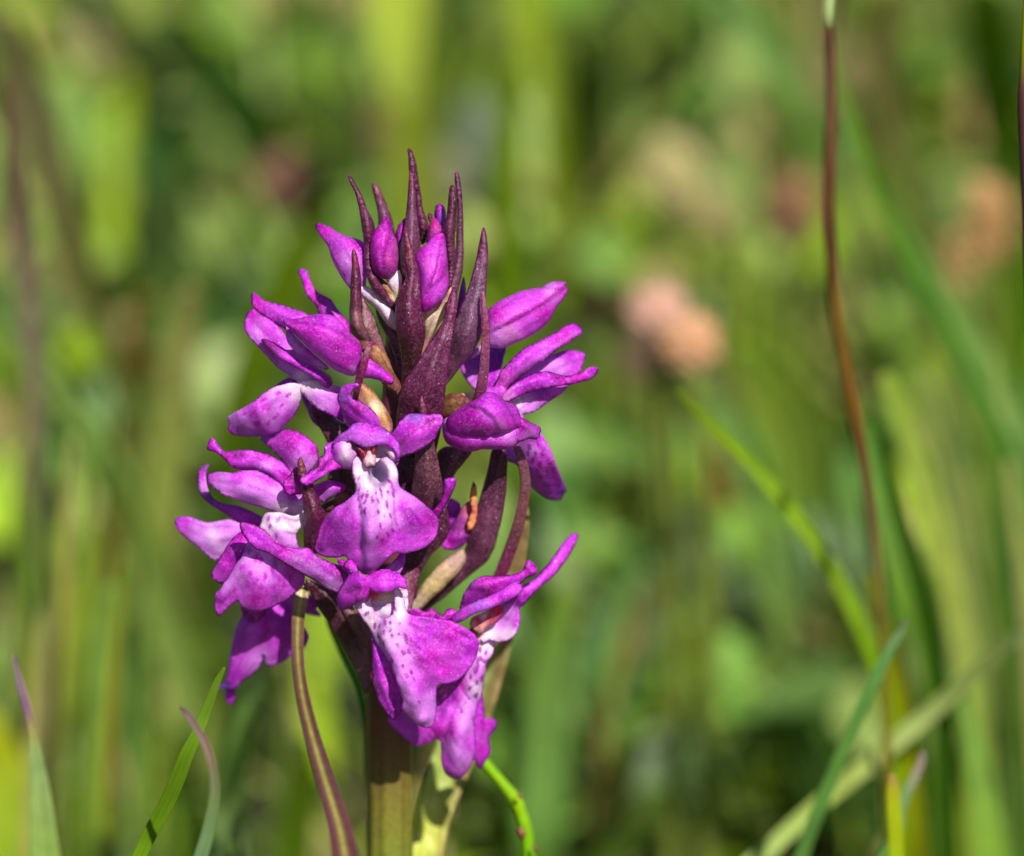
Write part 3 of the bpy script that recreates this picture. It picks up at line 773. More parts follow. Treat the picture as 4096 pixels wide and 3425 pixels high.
h = pet(f, 'hood', 3, [(415, 1095), (480, 1040), (560, 990), (620, 960), (680, 914), (760, 920), (820, 970), (905, 1005), (935, 1080), (940, 1140), (900, 1170), (830, 1195), (760, 1200), (700, 1225), (600, 1218), (480, 1215), (425, 1190), (410, 1140)],
        [(430, 1150, 8.0), (680, 1080, 9.4), (920, 1100, 7.6)], [(440, 1110, V_), (560, 1060, D_), (600, 1150, D_), (700, 1170, srgb(160, 10, 150)), (700, 970, U_), (820, 1000, U_), (720, 1080, P_), (800, 1150, srgb(214, 100, 214)), (900, 1080, U_), (860, 1120, V_)], 0, puff=1.5, th=.1, ruffle=.08,
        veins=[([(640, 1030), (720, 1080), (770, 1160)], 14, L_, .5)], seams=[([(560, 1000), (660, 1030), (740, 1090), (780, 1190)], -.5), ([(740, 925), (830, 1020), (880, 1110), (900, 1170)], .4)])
pet(f, 'sepal', 3, [(930, 1085), (1000, 1120), (1078, 1160), (1072, 1205), (1050, 1247), (990, 1240), (925, 1255), (900, 1200), (915, 1130)], [(920, 1170, 7.6), (1070, 1190, 6.4)], [(950, 1150, D_), (1000, 1200, srgb(176, 90, 190)), (1060, 1180, U_)], .3, ridges=[([(930, 1110), (1000, 1170), (1050, 1230)], 14, .5)])

# ---- central flower
f = ovary(5, [(560, 40), (620, 60), (700, 120), (780, 230), (850, 330), (872, 420), (860, 490), (800, 520), (700, 480), (620, 380), (570, 250), (560, 130)], [(600, 80, 6.4), (760, 300, 7.2), (820, 480, 7.6)], [(620, 90, srgb(140, 84, 74)), (680, 160, O_), (760, 260, C_), (820, 360, O_), (840, 450, srgb(196, 120, 130)), (740, 420, O_)], 1.1,
          'open flower facing forward with a broad spotted lip, at the centre of the spike', veins=[([(610, 90), (720, 180), (800, 330), (840, 460)], 12, srgb(226, 180, 110), .7), ([(590, 150), (680, 260), (760, 400)], 12, STR, .6), ([(680, 110), (790, 250), (862, 400)], 10, STR, .7)])
pet(f, 'sepal', 5, [(525, 70), (575, 68), (592, 95), (560, 112), (528, 150), (545, 195), (620, 225), (690, 280), (740, 340), (764, 400), (762, 450), (690, 470), (600, 470), (520, 460), (480, 390), (440, 280), (412, 220), (416, 150), (455, 95)],
    [(560, 85, 10.0), (450, 170, 9.2), (600, 320, 8.8), (680, 440, 8.4)], [(500, 90, U_), (560, 100, P_), (440, 180, srgb(160, 76, 200)), (500, 330, U_), (580, 280, D_), (640, 330, P_), (560, 400, P_), (720, 380, P_)], .9, ridges=[([(520, 130), (540, 200), (620, 240), (720, 330)], 22, .55), ([(470, 240), (560, 330), (660, 390)], 22, -.3)])
pet(f, 'sepal', 5, [(850, 500), (900, 425), (950, 360), (1000, 322), (1080, 314), (1200, 322), (1262, 330), (1282, 370), (1272, 440), (1222, 530), (1150, 590), (1060, 640), (930, 684), (890, 680), (870, 580)],
    [(880, 600, 8.6), (1050, 480, 9.6), (1250, 360, 9.0), (1000, 330, 8.6), (1200, 540, 9.0)], [(900, 640, L_), (1000, 600, P_), (950, 450, U_), (1060, 360, srgb(150, 80, 205)), (1180, 400, D_), (1240, 350, P_), (1100, 530, P_), (1220, 480, U_), (1050, 450, V_)], .3, veins=[([(900, 600), (1020, 480), (1140, 400), (1200, 390)], 12, D_, .5), ([(940, 630), (1100, 530), (1200, 470)], 9, U_, .4)], ridges=[([(1130, 430), (1200, 380), (1265, 360)], 26, -.5), ([(980, 350), (1120, 345), (1260, 345)], 16, .4)])
pet(f, 'sepal', 5, [(400, 545), (340, 562), (300, 600), (303, 655), (255, 690), (240, 760), (180, 800), (110, 855), (108, 895), (165, 915), (255, 870), (350, 805), (440, 780), (540, 770), (540, 690), (480, 600)],
    [(120, 880, 10.6), (300, 700, 9.6), (480, 680, 8.4)], [(130, 880, P_), (200, 850, U_), (280, 740, D_), (320, 620, P_), (380, 640, U_), (400, 740, V_), (470, 700, P_)], .3, ridges=[([(310, 600), (320, 680), (250, 780), (150, 870)], 18, .5), ([(400, 600), (380, 720), (280, 810)], 22, -.4)])
# inside of the hood, column with its two pollen masses
pet(f, 'throat', 5, [(500, 530), (620, 500), (760, 500), (880, 560), (920, 650), (900, 750), (800, 720), (640, 740), (560, 720), (510, 640)], [(700, 540, 8.0), (540, 640, 8.3), (880, 660, 8.3), (700, 720, 8.6)], [(520, 600, W_), (560, 570, K_), (640, 560, K_), (720, 570, K_), (780, 600, W_), (870, 620, W_), (600, 640, R_), (690, 640, W_), (840, 700, W_), (660, 720, W_)], -.3)
pet(f, 'petal', 5, [(470, 540), (525, 552), (535, 600), (575, 650), (570, 690), (545, 785), (480, 785), (400, 742), (365, 690), (365, 620), (400, 560)], [(400, 650, 9.4), (540, 680, 9.2), (470, 560, 9.6)], [(500, 600, W_), (470, 680, W_), (520, 740, L_), (420, 720, L_), (390, 650, U_), (400, 580, P_)], .8, rim=L_)
pet(f, 'petal', 5, [(770, 575), (850, 580), (905, 610), (930, 660), (924, 710), (888, 738), (858, 716), (820, 660), (780, 620)], [(780, 600, 8.6), (900, 680, 9.2)], [(830, 610, W_), (870, 660, W_), (915, 660, P_), (890, 720, P_)], .6)
h = pet(f, 'hood', 5, [(372, 590), (385, 530), (430, 490), (500, 450), (550, 405), (610, 391), (700, 402), (790, 430), (865, 490), (912, 550), (934, 640), (922, 710), (905, 690), (880, 630), (830, 592), (760, 578), (700, 592), (630, 592), (570, 572), (530, 546), (500, 560), (440, 590), (400, 620)],
        [(400, 580, 9.4), (560, 480, 9.9), (640, 580, 10.1), (760, 560, 10.1), (700, 410, 9.0), (900, 620, 9.8), (530, 540, 10.0), (860, 500, 9.5)], [(390, 560, U_), (450, 520, srgb(184, 84, 210)), (560, 450, srgb(176, 66, 204)), (640, 470, P_), (700, 440, U_), (640, 560, srgb(190, 96, 214)), (780, 500, srgb(178, 72, 206)), (880, 560, U_), (910, 640, srgb(176, 56, 198))], .35, th=.25)
pet(f, 'column', 5, [(645, 575), (700, 572), (715, 620), (735, 680), (728, 725), (715, 752), (690, 745), (660, 757), (632, 735), (628, 690), (645, 650)], [(670, 580, 9.0), (680, 730, 9.8)], [(670, 600, srgb(226, 150, 160)), (680, 660, srgb(234, 190, 200)), (680, 730, srgb(236, 200, 206))], .0, puff=.5, step=6, th=.1, ruffle=.02)
for pl in ([(545, 566), (590, 585), (640, 630), (652, 690), (636, 706), (612, 670), (580, 625)], [(745, 566), (735, 610), (724, 650), (722, 690), (704, 702), (684, 660), (692, 600)]):
    pet(f, 'pollen_mass', 5, pl, 9.6, [(pl[0][0], pl[0][1], srgb(84, 6, 34)), (pl[3][0], pl[3][1] - 30, srgb(158, 30, 50))], 0, puff=.35, step=6, th=.05, ruffle=.02)
LIP4 = [(590, 955), (660, 962), (735, 975), (775, 965), (828, 970), (620, 1005), (665, 1003), (695, 1015), (780, 1010), (645, 1045), (750, 1055), (820, 1065), (590, 1085), (640, 1115), (605, 1140), (750, 1140), (800, 1165), (850, 1170), (765, 1255), (740, 1330), (780, 1370), (880, 1000), (862, 935), (845, 885), (592, 852), (560, 860),
        (700, 1055), (820, 1085), (655, 1000), (645, 1140), (750, 1045), (765, 1235), (580, 1020), (830, 1325), (875, 1290)]
pet(f, 'lip', 5, [(540, 690), (532, 780), (548, 870), (567, 930), (545, 980), (480, 1040), (400, 1092), (310, 1170), (240, 1270), (208, 1340), (208, 1420), (240, 1472), (310, 1508), (400, 1517), (475, 1500), (500, 1535), (560, 1580), (600, 1630), (650, 1652), (710, 1642), (762, 1590), (830, 1522), (890, 1472), (980, 1477), (1080, 1452), (1172, 1400), (1232, 1330),
                   (1253, 1250), (1240, 1180), (1170, 1100), (1090, 1030), (1000, 970), (940, 930), (916, 880), (912, 800), (885, 735), (840, 680), (770, 690), (720, 750), (650, 755), (610, 700), (575, 670)],
    [(680, 800, 9.2), (570, 800, 9.5), (890, 800, 9.5), (730, 1000, 10.2), (720, 1300, 11.2), (680, 1640, 9.2), (300, 1400, 8.2), (1180, 1300, 8.0), (420, 1150, 9.6), (1040, 1060, 9.4)],
    [(600, 730, W_), (560, 800, W_), (700, 900, W_), (900, 800, W_), (850, 740, W_), (750, 800, srgb(188, 178, 212)), (745, 860, srgb(188, 178, 212)), (680, 1000, Q_), (840, 1020, Q_), (600, 1030, L_), (780, 1120, srgb(232, 190, 242)), (650, 1180, L_), (700, 1350, L_), (690, 1480, L_), (670, 1620, P_),
     (480, 1150, P_), (350, 1250, U_), (300, 1420, P_), (450, 1400, U_), (560, 1250, U_), (560, 1450, P_), (950, 1080, P_), (1050, 1200, U_), (1180, 1200, V_), (1100, 1360, P_), (920, 1350, U_), (850, 1430, P_), (900, 950, L_), (790, 1380, V_)],
    .3, step=6, fan=(720, 640), spots=LIP4, spotcol=SP, spotr=(11, 17), rim=U_, ruffle=.3, holes=[(748, 830, 72, 92, 2.4)],
    veins=[([(548, 1050), (545, 1180), (560, 1350)], 14, V_, .45), ([(880, 980), (888, 1150), (915, 1280)], 10, SP, .7), ([(860, 910), (885, 1010)], 8, SP, .7), ([(500, 1120), (400, 1250), (310, 1400)], 10, V_, .35), ([(960, 1100), (1070, 1230), (1130, 1360)], 10, V_, .35)],
    ridges=[([(570, 1000), (600, 1200), (590, 1450)], 30, -.5), ([(870, 1000), (890, 1200), (850, 1450)], 30, -.5), ([(720, 1000), (690, 1300), (670, 1560)], 45, .5), ([(420, 1150), (330, 1300), (290, 1420)], 20, .25), ([(1020, 1090), (1120, 1230), (1150, 1330)], 20, .25)])
pet(f, 'petal', 5, [(1160, 1160), (1230, 1090), (1270, 1010), (1288, 920), (1300, 862), (1350, 850), (1392, 856), (1388, 920), (1345, 1010), (1300, 1090), (1250, 1190), (1190, 1210)], [(1340, 870, 8.8), (1200, 1180, 7.0)], [(1340, 880, U_), (1310, 1000, V_), (1220, 1150, D_)], .4)
# part of a hidden flower behind the central one
f = ovary(5, [(280, 1075), (400, 1010), (520, 955), (580, 970), (560, 1040), (470, 1085), (370, 1130), (300, 1130)], 4.6, [(340, 1080, T_), (450, 1020, O_), (540, 980, T_)], .6, 'mostly hidden flower behind the central lip, only one petal in view')
pet(f, 'petal', 5, [(200, 930), (330, 870), (440, 888), (485, 920), (462, 962), (380, 1005), (290, 1062), (230, 990)], [(480, 920, 6.4), (240, 960, 6.2)], [(300, 920, V_), (420, 910, U_), (460, 930, V_), (360, 990, L_)], .5, ridges=[([(250, 930), (360, 925), (470, 945)], 14, .4)])

# ---- flower, left
f = ovary(4, [(1000, 600), (1120, 560), (1230, 600), (1300, 700), (1290, 800), (1180, 820), (1060, 760), (990, 680)], 4.8, [(1100, 640, T_), (1240, 740, srgb(150, 60, 130))], .8, 'large pale flower spreading to the left, behind the pointed left bract')
pet(f, 'sepal', 4, [(790, 230), (900, 180), (1000, 148), (1110, 165), (1200, 210), (1272, 270), (1304, 330), (1298, 420), (1262, 490), (1180, 560), (1080, 560), (1000, 450), (930, 370), (860, 300)], [(820, 240, 1.5), (1100, 330, 5.0), (1200, 520, 5.4)],
    [(850, 240, P_), (950, 180, V_), (1100, 220, V_), (1200, 290, P_), (1270, 330, V_), (1150, 420, L_), (1000, 350, P_), (1050, 300, D_), (1230, 460, L_)], .9, veins=[([(950, 200), (1090, 320), (1180, 440)], 14, D_, .4)])
pet(f, 'petal', 4, [(318, 312), (342, 236), (370, 223), (410, 260), (450, 320), (490, 347), (600, 333), (720, 328), (850, 360), (950, 410), (1030, 480), (1080, 560), (1060, 680), (960, 640), (850, 560), (720, 520), (600, 502), (530, 472), (470, 402), (400, 352), (330, 332)],
    [(330, 300, 2.0), (600, 420, 4.2), (1040, 590, 6.6)], [(345, 260, V_), (420, 310, U_), (520, 380, V_), (620, 440, P_), (720, 380, P_), (850, 450, L_), (950, 520, P_), (1000, 590, V_), (850, 390, V_), (600, 480, V_)], .8, veins=[([(560, 390), (750, 390), (900, 460), (1020, 570)], 9, D_, .6), ([(600, 470), (800, 490), (960, 600)], 9, D_, .4)],
    ridges=[([(560, 390), (750, 390), (900, 460), (1020, 570)], 14, -.3)])
pet(f, 'petal', 4, [(322, 592), (345, 545), (430, 523), (560, 530), (620, 510), (740, 503), (850, 545), (950, 612), (1050, 682), (1170, 700), (1210, 820), (1180, 930), (1080, 935), (980, 905), (850, 852), (740, 822), (620, 782), (500, 742), (400, 682), (340, 624)],
    [(330, 590, 3.6), (650, 640, 6.4), (1100, 820, 7.2), (900, 880, 5.8)], [(350, 570, P_), (450, 620, L_), (600, 560, P_), (650, 680, L_), (780, 720, L_), (860, 600, P_), (950, 720, L_), (1000, 840, W_), (1120, 850, W_), (1080, 740, U_)], .8)
pet(f, 'petal', 4, [(1115, 458), (1060, 530), (1000, 600), (983, 660), (1030, 722), (1100, 722), (1170, 712), (1190, 640), (1150, 540)], [(1110, 480, 8.6), (1000, 660, 8.4), (1140, 690, 8.2)], [(1080, 540, srgb(140, 8, 130)), (1020, 650, V_), (1100, 700, V_)], .1, ridges=[([(1000, 660), (1080, 630), (1150, 600)], 18, .6)])
pet(f, 'petal', 4, [(238, 522), (268, 480), (328, 456), (342, 470), (316, 540), (326, 650), (390, 760), (480, 800), (600, 820), (740, 880), (830, 940), (800, 1010), (620, 972), (500, 902), (370, 822), (280, 742), (245, 642)], [(300, 480, 1.0), (300, 680, 2.0), (790, 970, 4.0)],
    [(300, 480, srgb(150, 50, 170)), (270, 560, P_), (300, 660, L_), (350, 760, srgb(130, 40, 170)), (480, 840, U_), (600, 920, P_), (650, 850, U_), (760, 940, P_)], .4)
pet(f, 'petal', 4, [(38, 950), (80, 918), (180, 920), (330, 966), (450, 945), (530, 942), (640, 985), (720, 1060), (640, 1150), (520, 1220), (440, 1280), (392, 1304), (300, 1242), (200, 1152), (100, 1076), (58, 1020)], [(50, 960, .5), (350, 1080, 3.2), (650, 1050, 4.4)],
    [(60, 960, U_), (130, 980, P_), (250, 1020, L_), (380, 1090, srgb(232, 190, 240)), (300, 1180, L_), (500, 1000, L_), (600, 1050, L_)], .6)
ZOFF[0] = 1.9
pet(f, 'throat', 4, [(840, 880), (980, 880), (1080, 910), (1190, 880), (1190, 960), (1140, 1030), (1110, 1080), (1120, 1160), (1140, 1220), (1000, 1240), (880, 1180), (780, 1060), (790, 990)], [(850, 950, 5.4), (1000, 1000, 6.2), (1100, 1180, 6.4)],
    [(900, 950, W_), (1050, 980, W_), (1100, 1000, W_), (1000, 1120, L_), (1100, 1160, L_)], .5, spots=[(940, 955), (960, 935), (930, 1070), (870, 930), (880, 1000), (940, 1085)], spotcol=U_, spotr=(14, 22), step=7)
pet(f, 'lip', 4, [(660, 1030), (560, 1092), (500, 1170), (450, 1272), (390, 1350), (358, 1400), (368, 1462), (420, 1500), (470, 1505), (560, 1420), (660, 1280), (740, 1150)], [(600, 1120, 4.6), (400, 1420, 3.6), (640, 1300, 4.8)], [(560, 1130, V_), (480, 1300, V_), (400, 1420, P_), (600, 1250, U_)], .6)
pet(f, 'lip', 4, [(700, 1110), (640, 1240), (540, 1390), (480, 1480), (430, 1560), (388, 1600), (385, 1690), (408, 1770), (430, 1792), (480, 1750), (540, 1690), (600, 1655), (625, 1700), (700, 1740), (800, 1742), (900, 1712), (1000, 1662), (1100, 1592), (1162, 1522), (1192, 1440), (1160, 1300), (1100, 1180), (960, 1100), (820, 1080)],
    [(720, 1180, 5.4), (1000, 1250, 6.4), (700, 1450, 6.6), (430, 1700, 4.0), (800, 1720, 5.0), (1150, 1480, 5.6)], [(740, 1200, L_), (660, 1290, L_), (800, 1340, L_), (900, 1250, L_), (620, 1440, L_), (700, 1500, P_), (520, 1500, L_), (450, 1640, P_), (560, 1620, P_), (760, 1640, V_), (900, 1560, P_), (1000, 1430, P_), (1080, 1350, V_), (1130, 1500, P_), (950, 1680, P_), (860, 1450, L_)],
    .5, step=7, fan=(920, 860), spots=[(710, 1220), (680, 1210), (760, 1290), (900, 1370), (830, 1430), (650, 1360), (750, 1500), (700, 1420), (560, 1560), (800, 1530), (1000, 1510), (960, 1460), (1050, 1440), (850, 1580), (760, 1260), (800, 1290)], spotcol=V_, spotr=(18, 26),
    ridges=[([(720, 1200), (600, 1420), (450, 1620)], 40, .5)])
ZOFF[0] = 0.0
pet(f, 'spur', 7, [(255, 190), (340, 200), (420, 210), (400, 260), (345, 308), (300, 285), (270, 250)], 3.6, D_, .3)

# ---- drooping flower, far lower left
f = ovary(7, [(540, 120), (620, 90), (700, 130), (740, 200), (680, 230), (600, 220), (540, 180)], 2.0, [(600, 150, P_), (700, 180, U_)], .5, 'drooping blurred flower low on the left of the spike')
pet(f, 'lip', 7, [(290, 200), (400, 190), (520, 130), (620, 110), (610, 300), (580, 490), (480, 562), (412, 565), (398, 500), (380, 565), (330, 622), (262, 672), (212, 717), (108, 702), (150, 670), (170, 600), (190, 480), (222, 350)], [(300, 240, 1.6), (420, 330, 1.8), (560, 320, .2), (150, 690, -1.0), (340, 560, .6)],
    [(300, 250, U_), (250, 450, P_), (200, 620, U_), (330, 350, P_), (420, 330, V_), (370, 520, L_), (500, 350, U_), (520, 480, P_), (140, 695, srgb(130, 60, 190)), (560, 250, U_)], .6, ridges=[([(420, 220), (430, 400), (400, 520)], 26, -.7), ([(300, 300), (250, 500), (190, 650)], 30, .5)])
pet(f, 'lip', 7, [(155, 700), (215, 690), (220, 770), (192, 812), (160, 785)], -1.5, U_, .3)
pet(f, 'sepal', 7, [(600, 320), (655, 320), (684, 375), (672, 430), (640, 465), (590, 430)], -.5, U_, .3)
pet(f, 'sepal', 7, [(640, 160), (700, 190), (745, 230), (756, 262), (670, 245), (630, 220)], .8, P_, .2)

# ---- flower, lower centre
f = ovary(6, [(700, 300), (790, 100), (850, 0), (920, 20), (900, 200), (860, 360), (820, 520), (740, 540), (690, 430)], [(850, 40, 3.6), (760, 480, 6.4)], [(850, 60, srgb(92, 26, 54)), (800, 300, srgb(110, 40, 70)), (760, 480, srgb(150, 80, 120))], .8, 'lowest front flower with a fan-shaped spotted lip over the stem')
pet(f, 'sepal', 4, [(612, 985), (650, 968), (740, 985), (830, 1030), (900, 1100), (1000, 1165), (1100, 1190), (1220, 1195), (1300, 1260), (1400, 1310), (1480, 1340), (1560, 1390), (1570, 1500), (1490, 1584), (1400, 1562), (1300, 1502), (1200, 1442), (1080, 1372), (960, 1302), (850, 1237), (760, 1202), (690, 1142), (638, 1072)],
    [(630, 1000, 9.0), (900, 1180, 9.8), (1200, 1350, 9.6), (1500, 1480, 8.2)], [(640, 1010, U_), (780, 1080, U_), (900, 1180, P_), (1000, 1220, V_), (1100, 1310, srgb(170, 90, 186)), (1250, 1400, srgb(166, 96, 186)), (1200, 1240, P_), (1400, 1340, U_), (1420, 1500, srgb(176, 110, 196)), (1500, 1400, D_)], .5, rim=srgb(140, 10, 110),
    veins=[([(900, 1130), (1060, 1250), (1250, 1300), (1420, 1430)], 12, D_, .6), ([(780, 1100), (960, 1230), (1150, 1350), (1350, 1480)], 8, U_, .5)], ridges=[([(900, 1130), (1060, 1230), (1250, 1300), (1420, 1430)], 16, -.45)])
pet(f, 'sepal', 6, [(640, 230), (700, 170), (750, 120), (790, 80), (790, 170), (750, 260), (700, 300)], 7.0, [(700, 220, L_), (770, 130, U_)], .2)
pet(f, 'petal', 6, [(332, 142), (380, 150), (430, 170), (480, 230), (440, 260), (390, 230), (350, 190)], 9.4, [(350, 160, D_), (420, 210, U_)], .3)
pet(f, 'petal', 6, [(375, 180), (410, 145), (445, 145), (468, 180), (474, 240), (430, 250), (390, 215)], 10.0, [(430, 170, V_), (440, 220, P_)], .3)
pet(f, 'throat', 6, [(440, 400), (560, 350), (700, 330), (790, 320), (810, 430), (800, 500), (700, 560), (560, 560), (480, 520)], [(500, 450, 9.0), (640, 380, 8.8), (780, 420, 9.0), (640, 540, 8.9)], [(500, 470, W_), (580, 375, R_), (660, 380, C_), (760, 420, W_), (640, 470, srgb(214, 196, 226))], 0)
pet(f, 'petal', 6, [(328, 420), (348, 340), (398, 270), (450, 238), (520, 255), (560, 300), (552, 350), (545, 400), (505, 432), (452, 452), (382, 492), (348, 482)], [(350, 430, 9.2), (470, 300, 10.8), (520, 390, 11.0)], [(360, 440, U_), (400, 350, P_), (450, 300, U_), (470, 410, P_), (530, 380, V_), (450, 370, V_)], .5, ridges=[([(490, 400), (540, 380)], 26, .7), ([(400, 380), (470, 350)], 22, -.3)])
pet(f, 'hood', 6, [(484, 310), (520, 270), (570, 232), (640, 212), (720, 224), (785, 270), (808, 335), (800, 350), (745, 338), (690, 362), (620, 374), (560, 360), (510, 338)], [(520, 310, 10.8), (650, 340, 10.9), (650, 220, 10.0), (790, 320, 10.6)], [(520, 300, P_), (600, 260, V_), (650, 300, P_), (720, 260, U_), (780, 320, P_), (620, 360, U_)], .8, th=.35)
pet(f, 'lip', 6, [(555, 600), (568, 750), (563, 880), (584, 990), (610, 1092), (660, 1172), (702, 1228), (752, 1202), (790, 1120), (790, 1030), (760, 940), (720, 840), (650, 730), (600, 640)], [(580, 650, 8.8), (620, 950, 9.0), (740, 1100, 9.2), (700, 850, 9.4)], [(580, 680, U_), (620, 850, U_), (620, 1000, P_), (700, 1150, U_), (700, 950, V_)], .4, ridges=[([(600, 750), (640, 950), (710, 1150)], 26, .3)])
pet(f, 'lip', 6, [(810, 495), (850, 475), (890, 485), (930, 500), (970, 478), (1010, 500), (1040, 525), (1062, 490), (1095, 475), (1138, 492), (1130, 530), (1060, 570), (900, 560), (820, 530)], 7.4, [(880, 500, V_), (1000, 510, D_), (1100, 500, V_)], .3)
LIP6 = [(530, 512), (590, 585), (622, 588), (660, 575), (695, 575), (757, 578), (665, 632), (712, 655), (620, 660), (672, 710), (745, 720), (800, 705), (795, 660), (750, 650), (725, 480), (705, 510), (820, 770), (780, 770), (700, 850), (720, 820), (785, 855), (830, 900), (845, 950), (875, 1090), (840, 800), (885, 740), (750, 1000), (800, 930), (700, 620), (800, 680)]
pet(f, 'lip', 6, [(462, 470), (500, 545), (545, 605), (567, 650), (600, 720), (660, 800), (710, 900), (742, 1000), (772, 1090), (766, 1150), (800, 1190), (860, 1252), (930, 1282), (985, 1255), (1002, 1170), (1002, 1060), (1012, 992), (1080, 982), (1160, 952), (1222, 892), (1270, 802), (1283, 722), (1262, 660), (1200, 610), (1100, 562), (1000, 545), (900, 530), (822, 512), (797, 485), (782, 400), (745, 338), (708, 360), (715, 430),
                   (700, 520), (640, 545), (590, 510), (575, 460), (560, 400), (520, 430)],
    [(500, 480, 9.6), (770, 400, 9.8), (640, 560, 9.6), (720, 700, 10.6), (860, 1000, 11.2), (930, 1270, 9.6), (1240, 740, 8.6), (1050, 600, 9.4), (1100, 960, 9.0), (620, 700, 9.6)],
    [(490, 490, W_), (560, 560, W_), (640, 590, Q_), (750, 400, W_), (760, 500, W_), (700, 680, Q_), (640, 700, Q_), (760, 780, L_), (740, 900, L_), (800, 1050, L_), (880, 1180, L_), (960, 1230, L_), (900, 1000, P_), (850, 560, P_), (950, 620, U_), (1100, 650, V_), (1230, 730, U_), (1180, 850, P_), (1050, 900, V_), (950, 800, V_), (870, 700, U_), (960, 1090, L_), (1040, 960, P_)],
    .3, step=6, fan=(640, 380), spots=LIP6, spotcol=SP, spotr=(10, 15), rim=U_, ruffle=.3,
    veins=[([(820, 590), (930, 700), (1010, 850)], 9, D_, .45), ([(840, 570), (1000, 650), (1150, 800)], 9, D_, .4), ([(880, 560), (1050, 600), (1220, 700)], 9, D_, .35), ([(800, 620), (860, 750), (900, 900)], 12, D_, .5), ([(900, 880), (1050, 900), (1180, 880)], 9, V_, .4)],
    ridges=[([(840, 570), (1000, 650), (1150, 800)], 22, .3), ([(820, 600), (930, 700), (1020, 880)], 20, -.3), ([(880, 555), (1050, 590), (1220, 690)], 18, -.25), ([(660, 650), (780, 900), (900, 1200)], 50, .5)])

ZOFF[0] = -1.4
# ---- flower, lower right
f = ovary(6, [(1200, 640), (1260, 590), (1320, 640), (1330, 700), (1290, 720), (1230, 700)], 7.6, [(1260, 640, O_), (1300, 690, srgb(230, 190, 190))], .4, 'lower right flower with an arched hood and a long drooping spotted lip')
pet(f, 'sepal', 6, [(1540, 460), (1575, 330), (1660, 272), (1730, 205), (1800, 110), (1855, 30), (1910, -22), (1945, -30), (1957, -10), (1940, 40), (1895, 120), (1830, 212), (1742, 302), (1650, 385), (1570, 470)], [(1945, -20, 1.5), (1740, 250, 4.6), (1560, 440, 5.6)], [(1930, 0, U_), (1820, 150, P_), (1700, 270, U_), (1650, 340, P_), (1580, 400, U_)], .5, veins=[([(1900, 60), (1740, 250), (1600, 380)], 10, V_, .5)])
pet(f, 'sepal', 6, [(1155, 480), (1180, 388), (1230, 310), (1300, 263), (1400, 254), (1500, 249), (1568, 230), (1602, 170), (1618, 153), (1645, 160), (1685, 212), (1668, 250), (1605, 275), (1560, 320), (1500, 400), (1350, 440), (1240, 480)], [(1200, 430, 7.2), (1400, 310, 8.4), (1650, 200, 7.4), (1500, 390, 8.0)],
    [(1180, 440, U_), (1230, 340, P_), (1350, 280, V_), (1500, 270, U_), (1640, 180, srgb(170, 30, 180)), (1650, 230, V_), (1350, 360, D_), (1450, 320, V_), (1280, 420, U_)], .5, ridges=[([(1610, 190), (1650, 225)], 18, .5), ([(1250, 330), (1400, 290), (1560, 260)], 22, .4)])
pet(f, 'petal', 6, [(1400, 470), (1480, 420), (1550, 380), (1585, 368), (1578, 430), (1556, 480), (1562, 560), (1543, 632), (1482, 692), (1402, 707), (1360, 690), (1320, 710), (1270, 680), (1250, 600), (1300, 540)], [(1300, 600, 7.4), (1450, 560, 7.6), (1570, 420, 8.6), (1450, 690, 8.2)],
    [(1300, 590, L_), (1360, 640, W_), (1450, 580, L_), (1500, 650, W_), (1550, 580, P_), (1560, 440, U_), (1500, 480, L_), (1400, 690, W_), (1530, 400, P_)], -.2, rim=U_)
pet(f, 'column', 6, [(1240, 540), (1330, 490), (1440, 450), (1446, 500), (1410, 560), (1350, 600), (1300, 650), (1262, 630), (1225, 590)], [(1300, 580, 8.4), (1420, 480, 8.6)], [(1260, 580, srgb(238, 180, 190)), (1290, 560, R_), (1320, 530, W_), (1350, 540, R_), (1400, 500, srgb(206, 40, 120)), (1430, 480, R_), (1270, 630, O_), (1300, 620, srgb(240, 190, 170))], .2, step=6, ridges=[([(1290, 560), (1310, 630)], 14, .35), ([(1400, 470), (1330, 590)], 14, .3)])
pet(f, 'hood', 6, [(1085, 555), (1120, 515), (1165, 480), (1260, 430), (1360, 388), (1450, 340), (1530, 298), (1572, 316), (1574, 365), (1520, 402), (1440, 442), (1350, 482), (1260, 512), (1185, 560), (1130, 580)], [(1110, 550, 9.2), (1350, 440, 10.2), (1550, 340, 9.4)], [(1110, 550, U_), (1180, 510, P_), (1300, 450, srgb(186, 90, 220)), (1450, 380, U_), (1540, 330, P_), (1420, 430, P_)], .8, th=.35, ridges=[([(1120, 560), (1300, 480), (1480, 400), (1560, 350)], 18, .4)])
pet(f, 'lip', 6, [(1300, 1000), (1320, 1150), (1332, 1215), (1382, 1214), (1412, 1260), (1396, 1300), (1360, 1352), (1366, 1440), (1332, 1500), (1302, 1556), (1258, 1500), (1215, 1400), (1210, 1250), (1240, 1100)], [(1290, 1100, 5.6), (1250, 1400, 5.6), (1390, 1260, 4.6), (1310, 1540, 4.6)], [(1300, 1150, U_), (1340, 1260, V_), (1390, 1260, U_), (1300, 1350, P_), (1310, 1500, U_), (1330, 1420, V_)], .4)
pet(f, 'spur', 6, [(990, 1030), (1050, 985), (1090, 990), (1080, 1050), (1062, 1085), (1010, 1092)], 8.2, [(1030, 1040, srgb(190, 60, 170)), (1010, 1080, D_)], .5)
LIP8 = [(1330, 770), (1295, 760), (1300, 812), (1265, 880), (1230, 930), (1262, 955), (1295, 930), (1222, 1000), (1265, 1060), (1185, 1110), (1130, 1040), (1150, 970), (1240, 1215), (1165, 1165), (1105, 1300), (1215, 1070), (1280, 820), (1320, 840), (1140, 1050)]
